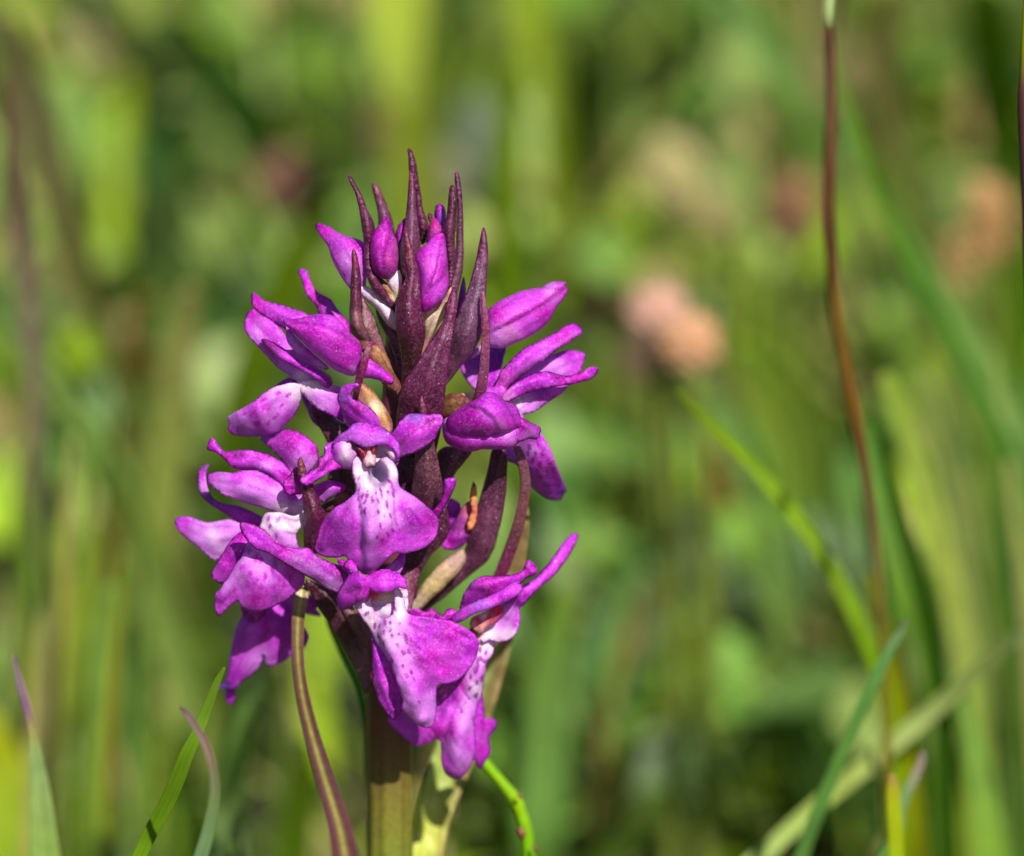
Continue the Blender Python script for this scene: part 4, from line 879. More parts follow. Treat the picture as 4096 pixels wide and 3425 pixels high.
pet(f, 'lip', 6, [(1270, 690), (1330, 670), (1395, 695), (1384, 780), (1342, 842), (1328, 940), (1305, 1060), (1272, 1140), (1256, 1230), (1258, 1300), (1266, 1400), (1254, 1480), (1222, 1552), (1172, 1610), (1112, 1628), (1060, 1592), (1034, 1512), (1033, 1430), (1026, 1368), (1000, 1358), (940, 1390), (862, 1402), (790, 1352), (720, 1292), (672, 1220), (740, 1150), (880, 1080), (1000, 1020), (1080, 960), (1160, 900), (1230, 830), (1262, 760)],
    [(1330, 720, 7.4), (1250, 950, 7.8), (1150, 1300, 8.2), (1120, 1600, 6.6), (760, 1280, 5.8), (1000, 1150, 7.0), (1290, 1150, 6.8)],
    [(1300, 720, W_), (1370, 720, W_), (1330, 800, Q_), (1280, 900, L_), (1260, 1000, srgb(234, 196, 244)), (1200, 1120, L_), (1180, 1250, L_), (1130, 1400, L_), (1180, 1480, L_), (1110, 1600, P_), (1060, 1500, P_), (1230, 1380, P_), (1050, 1200, P_), (1000, 1300, V_), (850, 1360, P_), (740, 1260, P_), (900, 1200, U_), (1100, 1080, U_), (1160, 980, V_), (1090, 1280, V_)],
    .4, step=6, fan=(1340, 600), spots=LIP8, spotcol=SP, spotr=(11, 18), rim=U_, ruffle=.3, ridges=[([(1290, 850), (1210, 1100), (1150, 1350), (1130, 1550)], 50, .7), ([(1130, 1100), (1080, 1250), (1040, 1350)], 24, -.4)],
    veins=[([(1200, 1000), (1120, 1150), (1060, 1320)], 12, V_, .4)])

ZOFF[0] = 0.0
# ---- withered flower in the cup of the lower right bract
f = ovary(6, [(815, 490), (850, 400), (920, 290), (1000, 200), (1090, 125), (1180, 80), (1200, 170), (1140, 250), (1055, 335), (965, 415), (885, 490)], [(840, 460, 1.6), (1000, 280, 2.2), (1160, 130, 2.0)], [(860, 450, C_), (960, 340, srgb(226, 204, 140)), (1040, 240, srgb(214, 190, 140)), (1140, 150, srgb(190, 160, 140))], 1.0, 'withered flower with an orange brown tip beside the cupped bract',
          veins=[([(1000, 270), (1080, 200), (1150, 120)], 12, srgb(150, 110, 110), .5)])
pet(f, 'petal', 5, [(1310, 1090), (1345, 1020), (1425, 1055), (1430, 1130), (1380, 1240), (1310, 1300)], -.5, [(1360, 1060, P_), (1360, 1180, U_)], .3)
pet(f, 'petal', 5, [(1270, 1400), (1340, 1280), (1420, 1130), (1500, 1045), (1565, 1085), (1580, 1150), (1545, 1280), (1505, 1360), (1410, 1445), (1330, 1450)], 1.2, [(1340, 1380, V_), (1400, 1220, srgb(150, 50, 150)), (1500, 1110, srgb(190, 90, 120)), (1480, 1260, srgb(150, 50, 140)), (1420, 1400, U_)], .6, ridges=[([(1380, 1250), (1480, 1180)], 18, .4), ([(1360, 1350), (1500, 1310)], 16, .4)])
pet(f, 'petal', 5, [(1535, 882), (1562, 930), (1568, 1050), (1575, 1150), (1545, 1262), (1492, 1285), (1478, 1225), (1518, 1120), (1508, 1000)], 2.2, [(1540, 900, srgb(150, 80, 40)), (1540, 980, srgb(226, 160, 90)), (1540, 1100, srgb(206, 110, 80)), (1520, 1220, srgb(236, 160, 90))], .3)

# ---- leaf of the orchid behind the stem, on the right
lf = sheet('leaf', orchid, 0, [(1640, 3520), (1655, 3300), (1690, 3140), (1740, 2980), (1800, 2820), (1870, 2640), (1950, 2420), (2020, 2240), (2075, 2080), (2100, 2000), (2118, 2060), (2112, 2200), (2085, 2380), (2050, 2560), (2010, 2720), (1960, 2880), (1900, 3040), (1840, 3180), (1790, 3330), (1770, 3520), (1760, 3700), (1660, 3700)],
           [(2100, 2000, -3), (1900, 2700, -7), (1720, 3300, -5), (1700, 3650, -3)], [(1700, 3400, srgb(186, 196, 84)), (1800, 3000, srgb(160, 180, 90)), (1950, 2600, srgb(150, 160, 90)), (2090, 2150, srgb(150, 140, 80))], -1.2, th=.4, step=14, mat='leaf',
           veins=[([(2110, 2100), (2000, 2720), (1850, 3150), (1770, 3450)], 26, srgb(150, 120, 84), .8)], mottle=.05)
part(lf)

# ------------------------------------------------------------------ ground
def ground():
    n = 60
    R = 40000.0
    V = []; F = []
    xs = [math.copysign(abs(i / n * 2 - 1) ** 3, i / n * 2 - 1) * R for i in range(n + 1)]
    ys = [math.copysign(abs(i / n * 2 - 1) ** 3, i / n * 2 - 1) * R for i in range(n + 1)]
    for y in ys:
        for x in xs:
            V.append((x, y, 3 * math.sin(x * .013) * math.cos(y * .011) - 3))
    for j in range(n):
        for i in range(n):
            F.append((j * (n + 1) + i, j * (n + 1) + i + 1, (j + 1) * (n + 1) + i + 1, (j + 1) * (n + 1) + i))
    m = bpy.data.materials.new('soil')
    m.use_nodes = True
    t = m.node_tree; L = t.links.new
    pr = t.nodes['Principled BSDF']
    pr.inputs['Roughness'].default_value = .9
    tc = t.nodes.new('ShaderNodeTexCoord')
    n1 = t.nodes.new('ShaderNodeTexNoise'); n1.inputs['Scale'].default_value = 28; n1.inputs['Detail'].default_value = 6
    L(tc.outputs['Object'], n1.inputs['Vector'])
    cr = t.nodes.new('ShaderNodeValToRGB')
    e = cr.color_ramp.elements
    e[0].position = .3; e[0].color = (*srgb(36, 30, 16), 1)
    e[1].position = .72; e[1].color = (*srgb(104, 96, 50), 1)
    k = e.new(.5); k.color = (*srgb(50, 62, 14), 1)
    L(n1.outputs['Fac'], cr.inputs[0]); L(cr.outputs[0], pr.inputs['Base Color'])
    n2 = t.nodes.new('ShaderNodeTexNoise'); n2.inputs['Scale'].default_value = 220; n2.inputs['Detail'].default_value = 6
    L(tc.outputs['Object'], n2.inputs['Vector'])
    bp = t.nodes.new('ShaderNodeBump'); bp.inputs['Strength'].default_value = .8; bp.inputs['Distance'].default_value = .004
    L(n2.outputs['Fac'], bp.inputs['Height']); L(bp.outputs[0], pr.inputs['Normal'])
    MATS['soil'] = m
    me = bpy.data.meshes.new('ground')
    me.from_pydata((np.array(V) * .001).tolist(), [], F)
    tag(link_obj('ground', me, None, 'soil'), kind='structure')


ground()


# ------------------------------------------------------------------ single blades and stalks that can be told apart
def blade(name, label, cat, zid, path, widths, z, cols, flat=.22, vee=.35, group=None, root=True, m=24, mat='grass', twist=0.0, obj_parent=None, ribs=0):
    """path from the tip down, in photo pixels; widths likewise; z mm before (+) or behind (-) the stem; runs on into the soil"""
    a = zmap(zid, path)
    s = ZM[zid][2]
    k = len(a)
    zz = np.linspace(z[0], z[1], k) if not np.isscalar(z) else np.full(k, float(z))
    wd = np.interp(np.linspace(0, 1, k), np.linspace(0, 1, len(widths)), widths) * s
    q = open_spline(np.column_stack([a, zz, wd]), 40)
    M = P(q[:, 0], q[:, 1], q[:, 2])
    dd = (M - CAM) @ FWD
    R = np.maximum(q[:, 3] / PXMM / 2 * dd / DIST, .05)
    cl = [cols] if not isinstance(cols[0], (tuple, list)) else cols
    C = open_spline(cl, 40) if len(cl) > 1 else np.tile(np.array(cl[0]), (40, 1))
    if root:
        d = M[-1] - M[-4]
        d = d / (abs(d[2]) + 1e-6)
        h = M[-1, 2] + 4
        ext = []
        for i in range(1, 15):
            u = i / 14
            ext.append([M[-1, 0] + np.clip(d[0], -1.2, 1.2) * h * (u - .5 * u * u), M[-1, 1] + np.clip(d[1], -.6, .6) * h * (u - .5 * u * u), M[-1, 2] - h * u])
        M = np.vstack([M, ext]); R = np.concatenate([R, np.linspace(R[-1], R[-1] * .75, 14)]); C = np.vstack([C, np.tile(C[-1], (14, 1))])
    sd = (math.sin(twist), -math.cos(twist), .15)
    if obj_parent is not None:
        return loft(name, obj_parent, M, R, np.clip(C, 0, 1), flat, m, mat, ribs=ribs, vee=vee, side=sd), M[0], M[-1]
    o = loft(name, None, M, R, np.clip(C, 0, 1), flat, m, mat, ribs=ribs, vee=vee, side=sd, lines=.22)
    if label:
        tag(o, label, cat, group)
    return o


S = srgb
PT = S(124, 88, 110)
# sharp and nearly sharp ones
blade('grass_shoot', 'blue-green grass blade with a thin purple tip, low at the left edge', 'grass shoot', 8, [(98, 218), (130, 360), (180, 540), (215, 680), (240, 800), (262, 1000), (292, 1300), (318, 1640), (345, 1950)], [26, 44, 54, 62, 86, 118, 168, 215, 240], -9,
      [S(110, 84, 100), S(134, 104, 130), S(130, 96, 122), S(150, 142, 82), S(132, 154, 92), S(136, 160, 90), S(132, 160, 76), S(128, 156, 64)], mat='leaf', vee=.3)
blade('grass_shoot', 'small curved grass tip, dull purple, crossing a green blade left of the stem', 'grass shoot', 8, [(1262, 580), (1310, 620), (1390, 740), (1450, 860), (1490, 1000), (1505, 1180), (1470, 1400), (1400, 1640)], [18, 44, 50, 56, 62, 70, 90, 100], (27, 30), [PT, S(120, 92, 92), S(118, 90, 84), S(104, 100, 70), S(96, 120, 70), S(100, 130, 84)])
blade('grass_shoot', 'slim bright green grass blade leaning right toward the drooping flower', 'grass shoot', 8, [(1570, 300), (1520, 400), (1450, 580), (1390, 740), (1310, 900), (1240, 1080), (1150, 1280), (1050, 1460), (960, 1650)], [20, 50, 70, 80, 100, 110, 110, 104, 96], (16, 14), [S(96, 124, 30), S(104, 136, 34), S(110, 150, 30), S(90, 124, 16), S(92, 128, 14), S(110, 150, 20)])
blade('grass_shoot', 'wide pale green blurred grass blade below the drooping flower', 'grass shoot', 8, [(1800, 260), (1760, 420), (1700, 640), (1640, 860), (1610, 1080), (1600, 1300), (1590, 1650)], [150, 190, 210, 220, 240, 260, 280], (-50, -62), [S(150, 170, 120), S(140, 176, 96), S(138, 178, 84), S(140, 180, 88), S(130, 160, 84), S(120, 150, 90)])
blade('grass_shoot', 'short brown-tipped grass blade pointing right beside the long folded bract', 'grass shoot', 8, [(1890, 1205), (1830, 1235), (1760, 1280), (1690, 1330), (1640, 1420), (1620, 1620)], [18, 44, 50, 40, 50, 60], -32, [S(120, 84, 84), S(140, 112, 84), S(132, 156, 80), S(110, 150, 60), S(100, 140, 50)])
blade('grass_shoot', 'thin grey-green grass stalk under the brown-tipped blade', 'grass shoot', 8, [(1630, 1360), (1660, 1480), (1690, 1640)], [20, 36, 44], -28, [S(110, 120, 90), S(120, 116, 100)])
blade('grass_shoot', 'broad yellow-green leaf blade bright in the lower left corner', 'grass shoot', 8, [(-120, 560), (-60, 760), (0, 960), (40, 1250), (50, 1650)], [120, 260, 360, 420, 440], -120, [S(150, 160, 30), S(156, 164, 20), S(150, 172, 40), S(146, 172, 44)])
blade('grass_shoot', 'thin bright green grass blade just behind the stem', 'grass shoot', 7, [(790, 280), (820, 340), (880, 460), (940, 580), (990, 700), (1030, 900), (1050, 1200)], [16, 34, 46, 48, 46, 44, 44], -6, [S(70, 120, 30), S(92, 150, 60), S(80, 140, 40), S(60, 110, 30)])
# right hand group
blade('grass_shoot', 'slim dark green grass blade crossing a pale slanting blade at the lower right', 'grass shoot', 9, [(1245, 130), (1200, 220), (1130, 330), (1060, 480), (980, 640), (910, 800), (830, 990), (760, 1150), (700, 1290), (620, 1480), (560, 1640), (510, 1800)], [10, 50, 74, 84, 90, 94, 96, 96, 98, 98, 98, 98], (-20, -22), [S(110, 110, 96), S(104, 146, 84), S(92, 140, 66), S(90, 134, 58), S(90, 136, 58), S(88, 132, 58), S(86, 130, 56)], ribs=0)
blade('grass_shoot', 'pale green grass blade slanting across the lower right corner', 'grass shoot', 9, [(2060, 190), (1930, 300), (1800, 410), (1680, 510), (1560, 620), (1440, 730), (1300, 850), (1130, 990), (960, 1130), (800, 1260), (640, 1390), (480, 1530), (330, 1670), (180, 1800)], [60, 90, 110, 124, 130, 134, 134, 134, 130, 126, 124, 124, 124], (-64, -36), [S(90, 110, 60), S(90, 104, 50), S(110, 124, 60), S(120, 134, 70), S(148, 164, 90), S(150, 166, 84), S(150, 168, 78), S(152, 174, 90), S(160, 184, 100)], vee=.5)
blade('grass_stub', 'stubby yellow grass shoot with a blunt brown top at the lower right', 'grass shoot', 9, [(1145, 1205), (1148, 1300), (1155, 1450), (1165, 1600), (1170, 1780)], [60, 96, 104, 106, 108], -11, [S(150, 120, 60), S(160, 160, 30), S(160, 176, 16), S(154, 172, 16), S(156, 176, 24)], flat=.5)
blade('grass_shoot', 'small grey-green grass tip just behind the yellow shoot', 'grass shoot', 9, [(1358, 1045), (1340, 1120), (1290, 1230), (1240, 1330), (1205, 1440), (1180, 1600), (1060, 1780)], [30, 56, 66, 70, 72, 74, 76], -17, [S(130, 106, 116), S(150, 140, 120), S(124, 158, 100), S(104, 144, 74), S(96, 136, 60)])
blade('grass_shoot', 'arching yellow-green grass blade bowing down to the right', 'grass shoot', 0, [(2700, 1560), (2770, 1625), (2860, 1710), (2990, 1840), (3130, 2000), (3260, 2170), (3370, 2350), (3460, 2530), (3520, 2700), (3560, 2900), (3590, 3200), (3600, 3480)], [12, 24, 36, 46, 56, 62, 68, 74, 74, 74, 74, 74], (-38, -64), [S(124, 156, 10), S(140, 178, 16), S(146, 184, 40), S(144, 180, 44), S(136, 178, 30), S(130, 170, 16), S(120, 150, 10)])
blade('dry_stalk', 'tall reddish brown dry stalk bending slightly at the right', 'stalk', 0, [(3312, 90), (3322, 250), (3324, 450), (3318, 650), (3316, 850), (3326, 1050), (3346, 1250), (3378, 1450), (3416, 1640), (3446, 1800), (3476, 2000), (3504, 2200), (3526, 2450), (3540, 2800)], [36, 46, 48, 52, 46, 50, 54, 50, 58, 42, 40, 38, 38, 38], (-36, -44),
      [S(98, 66, 44), S(110, 82, 58), S(116, 84, 56), S(104, 68, 40), S(92, 58, 36), S(118, 88, 36), S(126, 90, 36), S(118, 78, 34), S(104, 62, 42), S(116, 90, 60), S(120, 110, 50), S(120, 110, 30)], flat=1.0, vee=0)
blade('dry_stalk', 'pale green grass stalk continuing above the brown stalk', 'stalk', 0, [(3330, -120), (3318, -20), (3312, 60), (3312, 110)], [20, 44, 50, 44], -26, [S(150, 170, 110), S(166, 184, 120), S(110, 110, 60)], flat=1.0, vee=0, root=False)
blade('grass_stalk', 'thin dark stalk with a green upper joint at the right edge', 'stalk', 0, [(4110, -80), (4104, 120), (4098, 300), (4094, 420), (4102, 700), (4112, 1000), (4134, 1700), (4150, 2500), (4160, 3500)], [30, 36, 40, 46, 40, 42, 44, 46, 48], -6, [S(140, 150, 20), S(140, 150, 20), S(96, 70, 50), S(80, 50, 50), S(70, 44, 50), S(70, 46, 44), S(80, 60, 40), S(90, 90, 40)], flat=1.0, vee=0)
tw = empty('jointed_stalk', (P(np.array(2140.), np.array(3425.), np.array(-3.)) * .001) * np.array([1, 1, 0]))
tag(tw, 'bright green jointed stalk with brown nodes under the lower right flower', 'stalk')
bpy.context.view_layer.update()


def keep_world(o, root):
    o.matrix_parent_inverse = root.matrix_world.inverted()
    return o


t_, _, _ = blade('stalk', None, None, 10, [(640, 880), (720, 960), (790, 1040), (885, 1150), (985, 1280), (1030, 1390), (1066, 1500), (1086, 1600), (1100, 1780)], [70, 84, 84, 88, 110, 100, 108, 104, 110], -2.5, [S(96, 150, 20), S(130, 180, 10), S(128, 176, 12), S(134, 176, 8), S(128, 176, 14), S(120, 176, 10), S(110, 170, 10)], flat=.9, vee=0, mat='leaf', obj_parent=tw)
keep_world(t_, tw)
for (nx, ny, sz) in ((1036, 1560, 40), (1020, 1240, 22), (1146, 1690, 24)):
    c = zmap(10, [(nx, ny)])[0]
    pts = [(c[0] - sz * .3, c[1] - sz * .5, -1.2, sz * .4), (c[0], c[1], -1.0, sz * .8), (c[0] + sz * .15, c[1] + sz * .5, -1.2, sz * .45)]
    keep_world(tube('node', tw, 0, pts, [S(120, 80, 60), S(110, 60, 40), S(150, 90, 50)], .8, n=10, m=10, mat='stemskin'), tw)

# blurred blades that still read one by one: (path, widths, z, colour) in photo pixels
BL = [
    ('broad blurred grass blade, dull tan turning olive, slanting down from the top left', [(40, 60), (110, 260), (190, 520), (270, 820), (350, 1100), (440, 1350)], [120, 190, 200, 190, 160, 130], -170, [S(160, 148, 104), S(150, 140, 106), S(140, 134, 84), S(130, 136, 74)]),
    ('narrow blurred mauve-brown stalk along the left edge', [(20, 300), (50, 600), (80, 900), (110, 1200), (140, 1600), (150, 1900)], [40, 70, 74, 76, 70, 60], -110, [S(90, 60, 50), S(116, 92, 90), S(128, 110, 104), S(116, 110, 90)]),
    ('bright yellow-green blurred blade wide at the top, above the spike', [(1620, 420), (1600, 250), (1590, 60), (1600, -120)], [110, 190, 230, 240], -260, [S(150, 162, 66), S(160, 172, 64), S(156, 168, 60)]),
    ('bright lime blurred grass blade rising right behind the spike', [(2060, 250), (2040, 450), (2035, 800), (2050, 1100), (2080, 1500), (2100, 1900), (2140, 2300), (2200, 2700)], [60, 110, 120, 110, 100, 100, 110, 110], -170, [S(112, 136, 24), S(114, 140, 16), S(112, 140, 16), S(100, 136, 24), S(100, 136, 20), S(100, 136, 16)]),
    ('lime green blurred grass blade slanting down behind the left flowers', [(1330, 760), (1240, 900), (1130, 1120), (1020, 1400), (930, 1700), (880, 2000)], [60, 130, 190, 200, 180, 150], -190, [S(104, 126, 24), S(112, 136, 20), S(100, 124, 20), S(60, 84, 16)]),  # tones lowered, most at the foot, to read as shade
    ('tan straw blade blurred behind the left flowers', [(760, 1150), (720, 1350), (690, 1600), (660, 1900), (620, 2300)], [70, 120, 150, 140, 120], -150, [S(170, 160, 100), S(168, 166, 100), S(160, 166, 90), S(150, 164, 80)]),
    ('ochre dry blade blurred, left of the straw blade', [(590, 1180), (560, 1400), (520, 1650), (480, 1900)], [90, 120, 120, 100], -210, [S(160, 130, 66), S(150, 118, 56), S(130, 112, 50)]),
    ('pale green blurred blade slanting in from the left edge', [(-60, 1150), (60, 1330), (220, 1520), (420, 1800), (520, 2000)], [60, 90, 110, 100, 90], -130, [S(140, 170, 110), S(146, 172, 100), S(140, 168, 90), S(136, 160, 76)]),
    ('second pale green blurred blade under the first at the left edge', [(130, 1360), (260, 1560), (400, 1760), (500, 1950), (560, 2150)], [30, 70, 90, 90, 80], -140, [S(150, 176, 110), S(154, 178, 104), S(150, 172, 96)]),
    ('tall soft green grass blade, left, above the purple-tipped blade', [(120, 1750), (150, 2000), (170, 2300), (180, 2650), (180, 3000)], [90, 130, 150, 150, 150], -150, [S(140, 168, 70), S(128, 164, 40), S(120, 160, 30), S(124, 166, 40)]),
    ('olive yellow blurred blade leaning right in the lower left', [(420, 2080), (330, 2420), (250, 2750), (190, 3000)], [60, 130, 150, 150], -120, [S(130, 140, 60), S(150, 166, 60), S(154, 176, 66), S(150, 174, 50)]),
    ('upright grey-green blurred blade in the lower left', [(450, 2350), (430, 2700), (400, 3000), (380, 3300), (370, 3480)], [60, 150, 160, 160, 150], -100, [S(130, 160, 80), S(144, 176, 84), S(140, 172, 76), S(126, 160, 70)]),
    ('grey-green blurred blade rising from the lower left clump', [(580, 1800), (560, 2100), (500, 2450), (450, 2800)], [60, 110, 130, 120], -160, [S(150, 168, 90), S(146, 166, 84), S(130, 156, 70)]),
    ('soft blue-green blurred leaf blade above the left flowers', [(560, 520), (640, 720), (640, 900), (600, 1150)], [120, 240, 260, 180], -330, [S(110, 150, 76), S(104, 164, 96), S(96, 150, 90), S(90, 140, 70)]),
    ('soft mid-green blurred blade leaning left at the top', [(700, 40), (820, 220), (980, 420), (1080, 620)], [120, 220, 240, 160], -380, [S(120, 150, 84), S(112, 160, 76), S(106, 140, 70)]),
    ('pale grey-green blurred blade at the top left', [(380, -80), (480, 80), (600, 260), (640, 420)], [160, 200, 180, 120], -300, [S(140, 154, 110), S(136, 148, 104), S(120, 140, 84)]),
    ('long sage green blurred blade slanting from the top toward the brown stalk', [(2830, -120), (2950, 40), (3090, 230), (3210, 420), (3290, 600), (3360, 800)], [110, 140, 140, 120, 90, 60], -230, [S(112, 148, 84), S(118, 152, 88), S(120, 152, 78), S(104, 140, 60)]),
    ('long sage green blurred blade slanting down to the right edge', [(3420, 560), (3600, 900), (3780, 1200), (3960, 1500), (4110, 1760), (4250, 2050)], [40, 70, 100, 110, 110, 110], -150, [S(90, 126, 56), S(112, 148, 76), S(124, 158, 86), S(122, 158, 90), S(116, 156, 80)]),
    ('thin green blurred blade beside the long sage one', [(3330, 200), (3440, 560), (3560, 860), (3700, 1150), (3840, 1420), (3980, 1700)], [30, 60, 70, 70, 70, 70], -90, [S(110, 140, 50), S(100, 140, 46), S(90, 136, 50), S(84, 130, 50)]),
    ('dark green blurred blade in the right-hand sheaf', [(3480, 1640), (3560, 1900), (3640, 2180), (3720, 2500), (3780, 2900), (3800, 3400)], [30, 60, 80, 90, 90, 90], -70, [S(60, 100, 20), S(56, 94, 14), S(50, 86, 10), S(52, 84, 14)]),
    ('wide light olive blurred blade in the right-hand sheaf', [(3540, 1500), (3640, 1780), (3740, 2100), (3820, 2450), (3880, 2800), (3920, 3200), (3930, 3500)], [60, 100, 110, 110, 120, 120, 120], -85, [S(140, 160, 60), S(150, 166, 76), S(156, 166, 80), S(154, 166, 84), S(140, 160, 70), S(130, 160, 66)]),
    ('soft green blurred blade standing between the brown stalk and the sheaf', [(3460, 1700), (3500, 2000), (3560, 2350), (3620, 2700), (3640, 3100)], [40, 100, 130, 150, 150], -95, [S(120, 166, 80), S(124, 164, 76), S(112, 156, 50), S(104, 146, 20)]),
    ('ochre green blurred blade low beside the crossing blades', [(3480, 2300), (3560, 2600), (3620, 2900), (3660, 3300), (3680, 3480)], [30, 60, 70, 80, 80], -60, [S(136, 140, 10), S(140, 144, 6), S(136, 140, 10)]),
    ('grey olive blurred blade at the right edge of the sheaf', [(3700, 1500), (3820, 1900), (3900, 2300), (3960, 2700), (4000, 3100), (4020, 3480)], [40, 80, 100, 110, 120, 120], -100, [S(146, 160, 90), S(150, 160, 96), S(140, 154, 90), S(134, 160, 86), S(140, 170, 80)]),
    ('pale lower blade of the sheaf near the right edge', [(3820, 2700), (3880, 2950), (3930, 3200), (3970, 3480)], [60, 90, 110, 120], -60, [S(130, 164, 80), S(136, 170, 80), S(150, 184, 70)]),
    ('teal green blurred blade at the right edge', [(4060, 1700), (4060, 2000), (4090, 2400), (4110, 2800)], [60, 130, 130, 120], -170, [S(70, 120, 70), S(74, 124, 90), S(80, 120, 80)]),
    ('broad yellow-green blurred leaf behind the arching blade', [(2960, 1380), (3080, 1520), (3180, 1700), (3220, 1950), (3200, 2300)], [120, 220, 260, 240, 200], -230, [S(150, 180, 60), S(168, 190, 76), S(170, 190, 84), S(160, 186, 80), S(140, 170, 60)]),
    ('pale blue-green blurred blade right of the flowers', [(2830, 1500), (2900, 1680), (2980, 1900), (3060, 2200)], [80, 110, 120, 110], -180, [S(130, 160, 90), S(136, 170, 100), S(140, 170, 90)]),
    ('rusty brown blurred dry leaf right of the flowers', [(2840, 1780), (2900, 1950), (2930, 2150), (2920, 2400), (2880, 2700)], [100, 130, 130, 110, 90], -260, [S(150, 100, 50), S(130, 70, 20), S(124, 66, 20), S(120, 90, 40)]),
    ('upright yellow-green blurred blade low in the middle right', [(2760, 2480), (2770, 2700), (2790, 2950), (2810, 3200), (2800, 3480)], [80, 130, 140, 160, 160], -210, [S(150, 164, 60), S(146, 168, 50), S(134, 168, 60), S(120, 164, 60)]),
    ('pale straw blade leaning right, low right of the orchid', [(2560, 2950), (2500, 3100), (2440, 3260), (2400, 3480)], [60, 110, 130, 120], -160, [S(170, 170, 90), S(170, 172, 96), S(156, 156, 80)]),
    ('soft green leaf blade low right of the orchid', [(2640, 3150), (2560, 3260), (2460, 3360), (2360, 3480)], [60, 140, 180, 200], -130, [S(150, 180, 80), S(150, 182, 90), S(140, 176, 50)]),
    ('lime blurred blade in front of the dark gap in the grass, lower left of the stem', [(1220, 2950), (1200, 3100), (1180, 3280), (1170, 3480)], [60, 130, 150, 150], -120, [S(96, 116, 26), S(104, 132, 26), S(100, 132, 22)]),  # tones lowered so the gap around it reads as shaded
    ('green blurred blade low, left of the folded bract', [(760, 2900), (740, 3100), (800, 3300), (860, 3480)], [60, 130, 150, 150], -140, [S(84, 110, 36), S(80, 108, 30), S(76, 106, 30)]),
    ('yellow-green blurred blade top right of the brown stalk', [(3950, -80), (3980, 150), (4010, 400), (4040, 700)], [180, 220, 200, 160], -240, [S(120, 156, 30), S(114, 152, 24), S(100, 140, 20)]),
    ('olive tan blurred stalk right of the brown stalk', [(3540, -60), (3520, 200), (3540, 450), (3600, 700)], [130, 150, 130, 90], -220, [S(130, 130, 70), S(134, 128, 80), S(124, 130, 66)]),
    ('long thin pale blurred blade rising to the right of the spike', [(2760, 250), (2560, 560), (2380, 820), (2220, 1060), (2120, 1300)], [40, 60, 70, 80, 80], -200, [S(130, 140, 70), S(140, 150, 76), S(140, 150, 70)]),
    ('yellow-green blurred blade at the top, right of the spike', [(2200, 500), (2150, 250), (2130, 60), (2140, -120)], [60, 110, 130, 130], -300, [S(130, 144, 50), S(140, 156, 40), S(140, 160, 40)]),
    ('olive blurred blade in the upper middle right', [(2440, 100), (2400, 350), (2340, 650), (2300, 1000)], [120, 200, 180, 140], -360, [S(120, 140, 50), S(124, 140, 56), S(126, 140, 70)]),
    ('sage green blurred blade upper centre', [(1380, 200), (1420, 500), (1300, 800), (1240, 1000)], [120, 200, 180, 140], -400, [S(130, 150, 76), S(124, 146, 76), S(120, 140, 60)]),
    ('soft green blurred blade low right of the drooping lip', [(2260, 2350), (2200, 2650), (2180, 2950), (2160, 3300), (2160, 3480)], [80, 160, 180, 180, 170], -140, [S(124, 154, 60), S(130, 166, 86), S(130, 170, 90), S(124, 166, 70)]),
]
def ground_gap(py):
    tv = (1712.5 - py) / PXMM / DIST
    d = FWD + tv * UP
    return (CAM + d * (CAM[2] / -d[2]))[1] if d[2] < 0 else 4000.0


for i, (lab, path, wd, z, cc) in enumerate(BL):
    z = -min(abs(z) * 1.1, .92 * ground_gap(min(max(p[1] for p in path), 3400)))
    cc = [(k[0] * .93, k[1], k[2] * .8) for k in cc]
    blade('grass_shoot', lab, 'grass shoot', 0, path, wd, (z * .94, z * 1.04), cc, twist=math.radians((i * 37) % 50 - 25), group=None, vee=.45)


# slim shoots standing close together: right-hand sheaf, left-hand clump
r2 = random.Random(21)
for (n_, xa, xb, ya, yb, sl, lab, grp) in ((16, 3430, 4050, 1100, 2300, 230, 'slim blurred grass shoot in the leaning sheaf right of the brown stalk', 'slim shoots of the right-hand sheaf'),
                                           (14, 20, 600, 1500, 2500, -60, 'slim blurred grass shoot in the clump left of the orchid', 'slim shoots of the left-hand clump')):
    for i in range(n_):
        x = xa + (xb - xa) * (i + r2.uniform(.1, .9)) / n_
        y = r2.uniform(ya, yb)
        dx = sl * r2.uniform(.3, 1.4) + r2.uniform(-50, 50)
        L = 3500 - y
        path = [(x, y), (x + dx * .35, y + L * .25), (x + dx * .65, y + L * .5), (x + dx * .85, y + L * .75), (x + dx, y + L)]
        w = r2.uniform(34, 80)
        ad, c = r2.choice([('lime green', S(136, 160, 46)), ('pale sage', S(150, 164, 84)), ('mid green', S(96, 132, 40)), ('grey-green', S(120, 156, 76)), ('straw-coloured', S(170, 164, 96)), ('dark green', S(64, 98, 26))])
        c2 = tuple(k * r2.uniform(.7, 1.1) for k in c)
        blade('grass_shoot', lab.replace('slim blurred', 'slim blurred ' + ad), 'grass shoot', 0, path, [w * .25, w * .8, w, w, w], -r2.uniform(85, 178), [c, c2, c], twist=r2.uniform(-.7, .7), group=ad + ' ' + grp, vee=.4)


